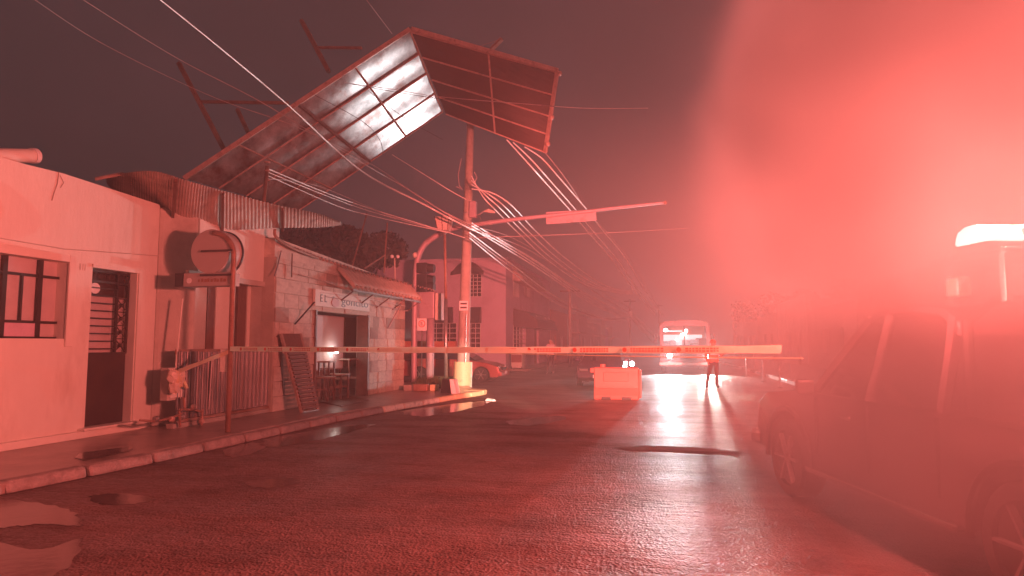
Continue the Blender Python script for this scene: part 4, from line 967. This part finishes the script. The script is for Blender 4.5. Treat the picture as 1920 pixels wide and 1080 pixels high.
# ------------------------------------------------------------------ barrier
b0, b1 = PZ(1112, 749, 0), PZ(1200, 749, 0)
bar_ = thing('road_barrier', ((b0.x+b1.x)/2, b0.y, 0), 'single orange plastic water filled barrier standing in the road', 'barrier')
x0, x1, y_ = b0.x, b1.x, b0.y; hB = 0.92
m = MB(); prof = [(-.0, 0), (0, .12), (.10, .34), (.13, hB), (.37, hB), (.40, .34), (.50, .12), (.5, 0)]
m.prism([Vector((x0+.02, y_+a, z)) for a, z in prof], (x1-x0-.04, 0, 0)).build('barrier_body', 'orange', bar_, bevel=.03)
MB().box(x0-.09, x0+.25, y_+.15, y_+.35, hB-.15, hB-.02).build('coupling', 'orange', bar_, bevel=.02)
MB().tube([(x0+.27, y_+.25, hB-.02), (x0+.27, y_+.25, hB+.09)], .075, 12).build('filler_cap', 'orange', bar_)
MB().box(x0+.15, x1-.15, y_+.045, y_+.075, .32, .37).build('moulded_rib', 'orange', bar_, bevel=.008)
for q in (.28, .72): MB().box(lerp(x0, x1, q)-.14, lerp(x0, x1, q)+.14, y_-.006, y_+.03, .003, .09).build('slot_shade', 'black_plastic', bar_, bevel=.01)  # black boxes put in for the shade inside the slots
MB().box(x0+.3, x1-.3, y_+.085, y_+.115, .52, .78).build('moulded_rib', 'orange', bar_, bevel=.01)
MB().box(x1-.022, x1+.05, y_+.12, y_+.38, .05, hB-.05).build('coupling', 'orange', bar_, bevel=.02)

# ------------------------------------------------------------------ vehicles
def wheel(parent, c, r, w_, ax=Vector((0,1,0)), rim='steel'):
    c = Vector(c); t_ = MB(); N = 28
    pr = [(-.5, .72), (-.5, .93), (-.38, 1.), (.38, 1.), (.5, .93), (.5, .72)]
    x = Vector((1,0,0)) if abs(ax.x) < .5 else Vector((0,1,0)); z = Vector((0,0,1))
    i = 0
    for k in range(N):
        a = 2*math.pi*k/N; d_ = x*math.cos(a)+z*math.sin(a)
        for q, s in pr: t_.v.append(c+ax*(q*w_)+d_*(r*s))
    n_ = len(pr)
    for k in range(N):
        for j in range(n_):
            a = k*n_+j; b = k*n_+(j+1) % n_; c2 = ((k+1) % N)*n_+(j+1) % n_; d2 = ((k+1) % N)*n_+j; t_.f.append((a, b, c2, d2))
    wo = t_.build('wheel', 'rubber', parent, smooth=False)
    rm = MB(); rm.tube([c-ax*w_*.36, c+ax*w_*.36], r*.71, 24)
    rm.build('rim', 'black_plastic', wo)
    for k in range(6):
        a = 2*math.pi*k/6; d_ = x*math.cos(a)+z*math.sin(a)
        for s in (-1, 1): MB().bar(c+ax*(w_*.40*s), c+ax*(w_*.42*s)+d_*r*.68, r*.16, .02).build('spoke', rim, wo)
    for s in (-1, 1): MB().tube([c+ax*w_*.36*s, c+ax*w_*.46*s], r*.16, 12).build('hub_cap', rim, wo)
    return wo
def arc(cx, r, zc, n=9): return [(cx-r*math.cos(math.pi*k/(n-1)), zc+r*math.sin(math.pi*k/(n-1))) for k in range(n)]
def shell(name, prof, wf, material, parent, bevel=.04):
    m = MB(); n_ = len(prof)
    m.v += [Vector((x, wf(x, z), z)) for x, z in prof]+[Vector((x, -wf(x, z), z)) for x, z in prof]
    m.f.append(tuple(range(n_))); m.f.append(tuple(reversed(range(n_, 2*n_))))
    for k in range(n_): j = (k+1) % n_; m.f.append((k, k+n_, j+n_, j))
    me = bpy.data.meshes.new(name); me.from_pydata([tuple(v) for v in m.v], [], m.f)
    bm = bmesh.new(); bm.from_mesh(me); bmesh.ops.triangulate(bm, faces=[f for f in bm.faces if len(f.verts) > 4]); bmesh.ops.recalc_face_normals(bm, faces=bm.faces); bm.to_mesh(me); bm.free()
    me.materials.append(M[material]); o = bpy.data.objects.new(name, me); col.objects.link(o); o.parent = parent
    b = o.modifiers.new('bevel', 'BEVEL'); b.width = bevel; b.segments = 3; b.limit_method = 'ANGLE'; b.angle_limit = R(28)
    for p in me.polygons: p.use_smooth = False
    return o
def part_box(name, mt, parent, x0, x1, y0, y1, z0, z1, bevel=.01): 
    m = MB().box(x0, x1, y0, y1, z0, z1); me = bpy.data.meshes.new(name); me.from_pydata([tuple(v) for v in m.v], [], m.f); me.materials.append(M[mt])
    o = bpy.data.objects.new(name, me); col.objects.link(o); o.parent = parent
    if bevel: b = o.modifiers.new('bevel', 'BEVEL'); b.width = bevel; b.segments = 2
    return o
def sedan(loc, rz, paint, label, head=None):
    s = thing('parked_car', (0,0,0), label, 'car')
    W = .87
    lower = [(-2.15,.28)]+[(-2.2,.55),(-2.15,.86),(-1.55,.98),(.75,.95),(1.6,.82),(2.1,.66),(2.18,.42),(2.1,.24)]
    lower = [(-2.12,.25),(-2.2,.55),(-2.15,.88),(-1.5,.98),(.8,.94),(1.65,.80),(2.08,.66),(2.18,.42),(2.1,.22),(1.74,.22)]+arc(1.38,.36,.30)[::-1]+[(1.0,.22),(-.98,.22)]+arc(-1.33,.36,.30)[::-1]+[(-1.7,.22)]
    shell('body', lower, lambda x, z: W-.05*max(0, z-.6)-.10*max(0, abs(x)-1.7), paint, s)
    cab = [(-1.75,.93),(-1.15,1.36),(-.7,1.45),(.1,1.45),(.35,1.38),(1.1,.92)]
    shell('cabin', cab, lambda x, z: .80-.32*max(0, z-.9), 'glass_dark', s, .03)
    shell('roof', [(-1.12,1.37),(-.7,1.462),(.1,1.462),(.36,1.385),(.3,1.37),(.08,1.42),(-.68,1.42),(-1.05,1.34)], lambda x, z: .66, paint, s, .01)
    for y in (-.80, .80):
        for x in (1.38, -1.33): wheel(s, (x, y, .32), .32, .2)
        part_box('door_seam', 'black_plastic', s, -.25, -.235, y*1.03-.03*(y > 0), y*1.03+.03*(y < 0), .35, .93, 0)
        part_box('pillar', paint, s, -.27, -.2, y*.86-.02, y*.86+.02, .95, 1.40, .01)
    for y in (-.58, .58): part_box('headlight', head or 'chrome', s, 2.02, 2.14, y-.17, y+.17, .56, .70, .03)
    part_box('grille', 'black_plastic', s, 2.12, 2.19, -.36, .36, .50, .62, .02); part_box('bumper', paint, s, 2.08, 2.25, -.8, .8, .26, .44, .04)
    part_box('number_plate', 'white', s, 2.25, 2.262, -.22, .22, .34, .46, 0)
    for y in (-.95, .95): part_box('mirror', paint, s, .62, .78, y-.09, y+.09, .93, 1.05, .03)
    s.location = loc; s.rotation_euler = (0, 0, rz)
    return s
sedan((-2.2, 27.2, 0), R(-90), 'paint_dark', 'dark sedan facing the camera behind the orange barrier with headlights on')
MB_h = PY(1185, 682, 25.02)
gl = tag(MB().sphere(MB_h, .085, 12, 8).build('glaring_headlamp', 'lamp_cool', smooth=True), 'glaring right headlamp of the dark sedan behind the barrier', 'headlamp')
sedan((PY(850, 700, 28).x+.1, 28, 0), 0, 'paint_red', 'red sedan parked side on in the side street behind the corner pole')

# bus
BY = 38.0
bus = thing('bus', (1.55, BY, 0), 'small rounded bus facing the camera with a lit cabin and split windscreen', 'bus')
bxl, bxr = PY(1237, 640, BY).x, PY(1331, 640, BY).x; zt = PY(1285, 602, BY).z; zb = .35
def rr_(x0, x1, z0, z1, r_, n=5):
    P = []
    for cx_, cz_, a0 in ((x1-r_, z1-r_, 0), (x0+r_, z1-r_, 90), (x0+r_, z0+r_, 180), (x1-r_, z0+r_, 270)):
        for k in range(n): a = R(a0+90*k/(n-1)); P.append((cx_+r_*math.cos(a), cz_+r_*math.sin(a)))
    return P
wz0, wz1 = PY(1285, 647, BY).z, PY(1285, 611, BY).z; wx0, wx1 = PY(1244, 630, BY).x, PY(1325, 630, BY).x
outl = rr_(bxl, bxr, zb, zt, .38); inl = rr_(wx0, wx1, wz0, wz1, .16)
m = MB(); n_ = len(outl); m.v = [Vector((x, BY, z)) for x, z in outl]+[Vector((x, BY, z)) for x, z in inl]+[Vector((x, BY+8.5, z)) for x, z in outl]+[Vector((x, BY+.12, z)) for x, z in inl]
for k in range(n_):
    j = (k+1) % n_; m.f.append((k, j, n_+j, n_+k)); m.f.append((k, k+2*n_, j+2*n_, j)); m.f.append((n_+k, n_+j, 3*n_+j, 3*n_+k))
m.f.append(tuple(2*n_+k for k in range(n_))); m.build('body', 'paint_cream', bus, bevel=.0)
wn = MB().prism([Vector((x, BY+.05, z)) for x, z in inl], (0, .012, 0)).build('windscreen', 'glass_clear', bus)
cxm = PY(1283, 630, BY).x; MB().box(cxm-.035, cxm+.035, BY-.01, BY+.09, wz0, wz1).build('windscreen_divider', 'black_plastic', bus)
MB().box(wx0-.03, wx1+.03, BY-.012, BY+.0, wz0-.05, wz0-.01).build('windscreen_gasket', 'black_plastic', bus)
# cabin content
il = PY(1248, 619, BY+.4)
MB().sphere(il, .13, 12, 8, .75).build('interior_lamp', 'lamp_cool', bus, smooth=True)
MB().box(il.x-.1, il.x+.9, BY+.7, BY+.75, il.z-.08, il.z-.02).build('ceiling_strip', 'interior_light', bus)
MB().box(wx0, wx1, BY+4.0, BY+4.05, wz0-.4, wz0+.62).build('glowing_wall', 'interior_light', bus)  # glowing sheet stands in for light filling the cabin
MB().box(wx0-.2, wx1+.2, BY+4.1, BY+4.2, .4, wz1+.3).build('bulkhead', 'brown_wall', bus)
for px, wd_ in ((1250, .25), (1262, .18), (1290, .3), (1303, .25), (1316, .3)):
    p = PY(px, 640, BY+1.5); sb = MB().box(p.x-wd_, p.x+wd_, BY+1.5+random.random(), BY+2.6, wz0-.5, wz0+.22+random.random()*.2).build('seat', 'interior' if px != 1316 else 'cloth_dark', bus, bevel=.04)
MB().tube([(PY(1303, 640, BY+.5).x+.25*math.cos(R(20*k)), BY+.5+.12*math.sin(R(20*k)), wz0+.02+.05*math.sin(R(20*k))) for k in range(19)], .02, 5, False).build('steering_wheel', 'black_plastic', bus)
lamp('bus_cabin_light', 'POINT', (1.5, BY+1.2, wz1-.25), 14, CW, .1)
for xh in (.55, 2.55):
    hl = MB().tube([(xh, BY-.12, .95), (xh, BY+.02, .95)], .13, 16).build('headlight', 'lamp_white' if xh > 1 else 'lamp_cool', bus)
    MB().tube([(xh, BY-.10, .95), (xh, BY+.0, .95)], .17, 16).build('headlight_ring', 'chrome', bus)
MB().box(bxl-.05, bxr+.05, BY-.28, BY-.14, .42, .62).build('bumper', 'steel', bus, bevel=.03)
MB().box(1.1, 2.0, BY-.03, BY-.003, .72, 1.15).build('grille', 'black_plastic', bus)
for xw in (bxl+.2, bxr-.2):
    wheel(bus, (xw, BY+1.1, .42), .42, .25, Vector((1,0,0))); wheel(bus, (xw, BY+6.6, .42), .42, .25, Vector((1,0,0)))
for sx_, xe in ((-1, bxl), (1, bxr)): 
    mi = MB().box(xe+sx_*.22-.06, xe+sx_*.22+.06, BY-.12, BY-.04, 1.75, 2.15).build('mirror', 'black_plastic', bus); MB().bar((xe, BY, 2.1), (xe+sx_*.22, BY-.08, 2.1), .03).build('mirror_arm', 'steel', mi)
MB().box(.9, 2.2, BY+.2, BY+.9, zt, zt+.07).build('roof_marker', 'paint_cream', bus, bevel=.02)

# police pickup, heading down the street, seen from behind its left side
pu = thing('police_pickup', (0,0,0), 'large dark double cab police pickup with its red roof beacons flashing', 'pickup')
W = .93
low = [(-2.75,.50),(-2.82,.62),(-2.8,1.08),(-.75,1.10),(1.05,1.13),(1.55,1.12),(2.35,1.04),(2.62,.92),(2.68,.62),(2.62,.40),(2.16,.40)]+arc(1.68,.47,.42)[::-1]+[(1.2,.38),(-1.05,.38)]+arc(-1.55,.47,.42)[::-1]+[(-2.05,.42)]
shell('body', low, lambda x, z: W-.10*max(0, z-.75)-.13*max(0, x-2.1)-.05*max(0, .55-z), 'paint_pickup', pu, .05)
cab = [(-.80,1.10),(-.78,1.72),(-.62,1.84),(-.3,1.88),(.12,1.87),(.38,1.80),(1.12,1.11)]
shell('cabin', cab, lambda x, z: .87-.25*max(0, z-1.1), 'glass_dark', pu, .02)
shell('roof', [(-.80,1.66),(-.78,1.76),(-.62,1.87),(-.3,1.905),(.12,1.90),(.40,1.82),(.33,1.79),(.10,1.85),(-.28,1.855),(-.58,1.82),(-.70,1.72),(-.72,1.66)], lambda x, z: .745, 'paint_pickup', pu, .01)
for s in (-1, 1):
    for xa, xb, za, zb_, wd_ in ((1.15, .40, 1.12, 1.82, .07), (.18, .12, 1.12, 1.84, .08), (-.78, -.72, 1.1, 1.78, .12)):
        m = MB(); m.bar((xa, s*(.875-.25*(za-1.1)), za), (xb, s*(.875-.25*(zb_-1.1)), zb_), .05, wd_)
        me = bpy.data.meshes.new('pillar'); me.from_pydata([tuple(v) for v in m.v], [], m.f); me.materials.append(M['paint_pickup']); o = bpy.data.objects.new('pillar', me); col.objects.link(o); o.parent = pu
    part_box('belt_trim', 'black_plastic', pu, -.78, 1.3, s*.905-.012, s*.905+.012, 1.085, 1.12, .004)
    for x in (1.05, .15, -.74): part_box('door_seam', 'black_plastic', pu, x-.006, x+.006, s*.915-.016, s*.915+.016, .52, 1.08, 0)
    part_box('sill_step', 'chrome', pu, -1.0, 1.15, s*.93-.05, s*.93+.07, .36, .41, .015)
    for x in (.36, -.60): part_box('door_handle', 'chrome', pu, x, x+.17, s*.935-.015, s*.935+.02, .93, .965, .008)
    mi = part_box('mirror', 'black_plastic', pu, .98, 1.06, s*1.03-.09, s*1.03+.09, 1.12, 1.26, .03)
    part_box('bed_rail', 'black_plastic', pu, -2.75, -.85, s*.86-.05, s*.86+.05, 1.085, 1.125, .01)
    part_box('headlight', 'chrome', pu, 2.3, 2.63, s*.70-.14, s*.70+.14, .78, .96, .04)
    part_box('tail_light', 'lens_red', pu, -2.83, -2.74, s*.84-.06, s*.84+.06, .68, 1.0, .02)
    for x in (1.68, -1.55):
        wheel(pu, (x, s*.82, .40), .40, .26)
        m = MB(); P = [(x+.50*math.cos(a), s*.935, .42+.50*math.sin(a)) for a in [R(q) for q in range(-8, 189, 14)]]; m.tube(P, .03, 6)
        me = bpy.data.meshes.new('wheel_arch'); me.from_pydata([tuple(v) for v in m.v], [], m.f); me.materials.append(M['black_plastic']); o = bpy.data.objects.new('wheel_arch', me); col.objects.link(o); o.parent = pu
part_box('grille', 'black_plastic', pu, 2.62, 2.69, -.52, .52, .62, .95, .02)
part_box('bumper', 'chrome', pu, 2.6, 2.82, -.9, .9, .40, .58, .05)
part_box('tailgate_handle', 'black_plastic', pu, -2.83, -2.80, -.15, .15, .9, .98, .01)
# roof rack and light bar
for s in (-1, 1):
    for x in (-1.14, -.62): part_box('rack_foot', 'steel', pu, x-.025, x+.025, s*.66-.025, s*.66+.025, 1.88, 2.22, .005)
part_box('rack_rail', 'steel', pu, -1.2, -.58, -.7, -.64, 2.20, 2.24, .005); part_box('rack_rail', 'steel', pu, -1.2, -.58, .64, .7, 2.20, 2.24, .005)
part_box('shade_board', 'black_plastic', pu, -1.27, -.5, -.76, .76, 2.205, 2.225, .005)  # board added to shield the near road from the beacon lamp
lbm = part_box('light_bar', 'black_plastic', pu, -1.07, -.73, -.72, .72, 2.24, 2.30, .015)
def dome(name, y0, y1, mt, hh=.13):
    m = MB(); prf = [(-.31, 0), (-.28, .75), (-.18, 1), (-.12, 1), (-.02, .75), (.01, 0)]
    m.prism([Vector((x-.75, y0, 2.30+z*hh)) for x, z in prf], (0, y1-y0, 0)); me = bpy.data.meshes.new(name); me.from_pydata([tuple(v) for v in m.v], [], m.f); me.materials.append(M[mt])
    o = bpy.data.objects.new(name, me); col.objects.link(o); o.parent = lbm; b = o.modifiers.new('b', 'BEVEL'); b.width = .02; b.segments = 3
dome('beacon_dome', .44, .72, 'dome_white'); dome('beacon_dome', .05, .43, 'lens_red'); dome('beacon_dome', -.72, -.05, 'lens_red')
part_box('added_side_lens', 'lens_red', pu, -1.02, -.88, .80, .90, 1.92, 2.06, .02)  # added lens to go with the extra side lamp
part_box('added_side_lens', 'lens_red', pu, -1.02, -.88, -.90, -.80, 1.92, 2.06, .02)
# roll bar behind the cab
m = MB(); m.tube([(-1.0, -.84, 1.1), (-.95, -.8, 1.75), (-.95, -.6, 1.9), (-.95, .6, 1.9), (-.95, .8, 1.75), (-1.0, .84, 1.1)], .035, 8)
me = bpy.data.meshes.new('roll_bar'); me.from_pydata([tuple(v) for v in m.v], [], m.f); me.materials.append(M['black_plastic']); o = bpy.data.objects.new('roll_bar', me); col.objects.link(o); o.parent = pu
fwh = Vector((1.42, 7.69, 0)); rz = math.atan2(7.69-4.77, 1.42-2.14)
dirv = Vector((math.cos(rz), math.sin(rz), 0)); lat = Vector((-math.sin(rz), math.cos(rz), 0))
pu.rotation_euler = (0, 0, rz); pu.location = fwh-dirv*1.68-lat*.82

# ------------------------------------------------------------------ tapes
def tape(a, b, width, n, sag, label, printed=True, twist=0.):
    tp_ = thing('caution_tape', a, label, 'caution tape'); m = MB(); P = []
    for k in range(n+1):
        t_ = k/n; p = a.lerp(b, t_)-Vector((0, 0, sag*4*t_*(1-t_))); w_ = width*(1+.06*math.sin(k*.7)); tw = twist*math.sin(t_*9)
        P.append(p); m.v += [p+Vector((.01*math.sin(k), 0, w_/2)), p+Vector((.0, w_*tw, -w_/2))]
    for k in range(n): m.f.append((2*k, 2*k+2, 2*k+3, 2*k+1))
    m.build('tape_strip', 'tape', tp_, mesh_fix=False)
    if printed:
        L = (b-a).length; s = .3; d_ = (b-a).normalized(); back = Vector((0,-1,0))*.004
        while s < L-.6:
            def at(q): t_ = q/L; return a.lerp(b, t_)-Vector((0, 0, sag*4*t_*(1-t_)))+back
            c = at(s); mm = MB(); mm.prism([c+d_*(.026*math.cos(R(30*k)))+Vector((0,0,.026*math.sin(R(30*k)))) for k in range(12)], (0,-.002,0)); mm.build('print_emblem', 'tape_print', tp_)
            mm = MB(); q = s+.07
            while q < s+.42:
                ww = random.uniform(.018, .035)
                for zz in (.012, -.014): p0, p1 = at(q)+Vector((0,0,zz)), at(q+ww)+Vector((0,0,zz)); mm.poly([p0-Vector((0,0,.008)), p1-Vector((0,0,.008)), p1+Vector((0,0,.008)), p0+Vector((0,0,.008))])
                q += ww+.010
            mm.build('print_line', 'tape_print', tp_, mesh_fix=False); s += .62
    return tp_
tA = Vector((SP.x+.02, sy-.05, PY(428, 654, sy).z)); tB = PY(1465, 655, 7.0)
tape(tA, tB, .078, 120, .012, 'yellow printed caution tape stretched taut across the street at chest height', True, .55)
tape(PY(428, 660, sy-.05), PY(336, 696, PX(336, 696, -8.15).y), .07, 14, .0, 'short slanting length of caution tape from the hooked pole to the meter niche', False)
a = PY(880, 659, 12.5); b = PY(1500, 672, 7.3)
tag(MB().tube(resample([PY(780, 656, 12.6), PY(1000, 664, 11), PY(1250, 669, 9), PY(1505, 672, 7.3)], 40), .007, 5).build('barrier_cord', 'tape'), 'thin cord strung just below the caution tape', 'cord')

# ------------------------------------------------------------------ people
def person(base, face, label, top='cloth_orange', hat=True, scale=1.0, spread=.18):
    o = thing('person', base, label, 'person')
    J = {'pel': (0,0,.95,.15,.12), 'sp1': (0,0,1.12,.15,.11), 'sp2': (0,.01,1.32,.185,.125), 'nk': (0,0,1.47,.06,.06), 'hd': (0,.01,1.58,.085,.095), 'hd2': (0,.01,1.68,.075,.085),
         'hl': (-.09,0,.90,.095,.095), 'kl': (-.13-spread*.3,.02,.50,.065,.065), 'al': (-.14-spread*.7,0,.09,.045,.045), 'fl': (-.15-spread*.75,-.14,.035,.04,.035),
         'hr': (.09,0,.90,.095,.095), 'kr': (.10,-.02,.50,.065,.065), 'ar': (.11,.02,.09,.045,.045), 'fr': (.12,-.12,.035,.04,.035),
         'sl': (-.19,0,1.41,.07,.07), 'el': (-.27,.04,1.15,.05,.05), 'wl': (-.24,-.12,.95,.035,.035), 'ml': (-.23,-.17,.89,.04,.025),
         'sr': (.19,0,1.41,.07,.07), 'er': (.29,-.03,1.17,.05,.05), 'wr': (.31,-.22,1.24,.035,.035), 'mr': (.31,-.28,1.27,.04,.03)}
    E = [('pel','sp1'),('sp1','sp2'),('sp2','nk'),('nk','hd'),('hd','hd2'),('pel','hl'),('hl','kl'),('kl','al'),('al','fl'),('pel','hr'),('hr','kr'),('kr','ar'),('ar','fr'),('sp2','sl'),('sl','el'),('el','wl'),('wl','ml'),('sp2','sr'),('sr','er'),('er','wr'),('wr','mr')]
    ks = list(J); me = bpy.data.meshes.new('body'); me.from_pydata([J[k][:3] for k in ks], [(ks.index(a), ks.index(b)) for a, b in E], [])
    b = bpy.data.objects.new('body', me); col.objects.link(b)
    b.modifiers.new('skin', 'SKIN')
    for i, k in enumerate(ks): me.skin_vertices[0].data[i].radius = [q*1.18 for q in J[k][3:]]; me.skin_vertices[0].data[i].use_root = (k == 'pel')
    ss = b.modifiers.new('sub', 'SUBSURF'); ss.levels = ss.render_levels = 2
    bpy.context.view_layer.update(); dg = bpy.context.evaluated_depsgraph_get(); m2 = bpy.data.meshes.new_from_object(b.evaluated_get(dg)); bpy.data.objects.remove(b)
    m2.materials.clear()
    for q in ('skin', 'cloth_dark', top): m2.materials.append(M[q])
    for p in m2.polygons:
        p.use_smooth = True; c = p.center
        p.material_index = 1 if c.z < .93 and not (c.z > .84 and abs(c.x) > .19) else (2 if c.z < 1.46 and not (c.y < -.14 and c.z > .8 and c.z < 1.35 and abs(c.x) > .2) else 0)
    b = bpy.data.objects.new('body', m2); col.objects.link(b); b.parent = o
    def sub(mb, name, mt, parent=b, smooth=True):
        me = bpy.data.meshes.new(name); me.from_pydata([tuple(v) for v in mb.v], [], mb.f); me.materials.append(M[mt]); q = bpy.data.objects.new(name, me); col.objects.link(q); q.parent = o
        for p in me.polygons: p.use_smooth = smooth
        return q
    if hat: sub(MB().sphere((0,.01,1.68), .115, 14, 8, .85), 'helmet', top)
    sub(MB().tube([(0,.01,1.655), (0,.01,1.665)], [.14, .13], 18), 'helmet_brim', top)
    for z in (1.05, 1.2): sub(MB().tube([(0,0,z), (0,0,z+.05)], [.172, .175], 18, False), 'reflective_strip', 'white')
    sub(MB().tube([(0,-.09,1.575), (0,-.12,1.565)], [.02, .012], 6), 'nose', 'skin')
    for hx_, hy, hz in ((.31,-.30,1.27), (-.23,-.18,.88)):
        for f in range(4): sub(MB().tube([(hx_-.025+f*.017, hy, hz), (hx_-.025+f*.017, hy-.04, hz-.005-.002*f), (hx_-.025+f*.017, hy-.05, hz-.035)], [.010, .009, .008], 5), 'finger', 'skin')
        sub(MB().tube([(hx_-.035, hy+.03, hz+.01), (hx_-.05, hy-.01, hz+.01)], [.012, .009], 5), 'thumb', 'skin')
    for x, y in ((-.15-spread*.75,-.10), (.12,-.08)): sub(MB().sphere((x, y, .05), .065, 10, 6, .75), 'boot', 'rubber')
    o.location = base; o.rotation_euler = (0, 0, face)
    return o
pb_ = PZ(1339, 727, 0)
person(pb_, R(12), 'officer in a red jacket and helmet standing before the bus lights')
tb = Vector((2.35, 26.35, 1.34))
torch = tag(MB().tube([tb+Vector((.0,-.0,-.0)), tb+Vector((-.10,-.085,.08))], .03, 10).build('torch', 'black_plastic'), 'hand torch held up by the officer in the red jacket', 'torch')
p2 = PZ(1033, 700, .12); 
person((p2.x, p2.y, .12), R(-20), 'distant figure in pale clothes standing by the pink building door', top='pale_wall', hat=False, spread=.05)
wb_ = thing('white_cabinet', PX(971, 695, -8.4), 'white upright cart standing on the far pavement by the grille', 'cart')
p = PX(971, 694, -8.4); MB().box(p.x-.35, p.x+.35, p.y-.4, p.y+.4, .16, 1.25).build('cart_body', 'trim', wb_, bevel=.06)
MB().box(p.x-.38, p.x+.38, p.y-.43, p.y+.43, 1.25, 1.38).build('cart_lid', 'white', wb_, bevel=.03); MB().box(p.x-.32, p.x+.32, p.y-.412, p.y-.4, .5, .95).build('cart_panel', 'paint_red', wb_)
for s in (-1, 1): MB().tube([(p.x+s*.3, p.y-.35, .2), (p.x+s*.33, p.y-.35, .2)], .08, 12).build('cart_wheel', 'rubber', wb_)
db = thing('debris', PZ(920, 752, 0), 'small pale scrap of debris on the wet road by the kerb end', 'debris'); p = PZ(919, 752, 0)
MB().hexa([p+Vector(q) for q in ((-.14,-.03,0),(.1,-.09,0),(.16,.05,0),(-.1,.08,0),(-.11,-.02,.06),(.08,-.05,.04),(.12,.03,.05),(-.08,.05,.08))]).build('scrap', 'white', db)

# ------------------------------------------------------------------ trees
def tree(base, h, cr_, label, seed, n=2600, grp='dark trees behind the roofs'):
    rn = random.Random(seed); base = Vector(base); t_ = thing('tree', base, label, 'tree', grp)
    tr_ = MB(); tr_.tube([base, base+Vector((.1, 0, h*.3)), base+Vector((0, .1, h*.62))], [.28, .2, .1], 8)
    cl = []
    for k in range(9):
        a = rn.uniform(0, 6.28); c = base+Vector((math.cos(a)*cr_*rn.uniform(.2, .8), math.sin(a)*cr_*rn.uniform(.2, .8), h*rn.uniform(.45, .92))); cl.append((c, cr_*rn.uniform(.28, .5)))
        tr_.tube([base+Vector((.05, .03, h*.35)), base.lerp(c, .6)+Vector((0, 0, .3)), c], [.1, .06, .02], 5)
    tr_.build('trunk', 'bark', t_)
    m = MB()
    for k in range(n):
        c, r_ = cl[rn.randrange(9)]; d_ = Vector([rn.gauss(0, 1) for _ in range(3)]).normalized()*r_*rn.uniform(.55, 1.08); d_.z *= .75; p = c+d_
        u = Vector([rn.gauss(0, 1) for _ in range(3)]).normalized()*.17; v = Vector([rn.gauss(0, 1) for _ in range(3)]); v = v.cross(u).normalized()*.1
        m.poly([p-u, p+v, p+u, p-v])
    m.build('crown', 'leaf', t_, mesh_fix=False)
tl_ = [((-13.5, 25.5), 6.6, 2.6), ((-16.5, 27.5), 7.6, 3.2), ((-20, 29), 8.2, 3.4), ((-15.6, 31.5), 7.2, 2.8), ((-25, 32), 8.0, 3.5)]
for k, ((x, y), h, c) in enumerate(tl_): tree((x, y, 0), h, c, ['nearest dark tree rising behind the shop roof', 'tall dark tree left behind the shop roof', 'broad dark tree far left behind the shop', 'dark tree beside the pink building', 'farthest left dark tree behind the roofs'][k], 10+k, 8500)
for k, (x, y, h, c) in enumerate(((15.5, 38, 5.6, 2.6), (14.5, 54, 6.4, 3.0), (13, 70, 6.6, 3.2), (12.5, 88, 7.5, 4))): tree((x, y, 0), h, c, ['nearest dim tree over the right side houses', 'second dim tree over the right side houses', 'third dim tree over the right side houses', 'farthest dim tree over the right side houses'][k], 40+k, 2600, 'trees over the right side houses')
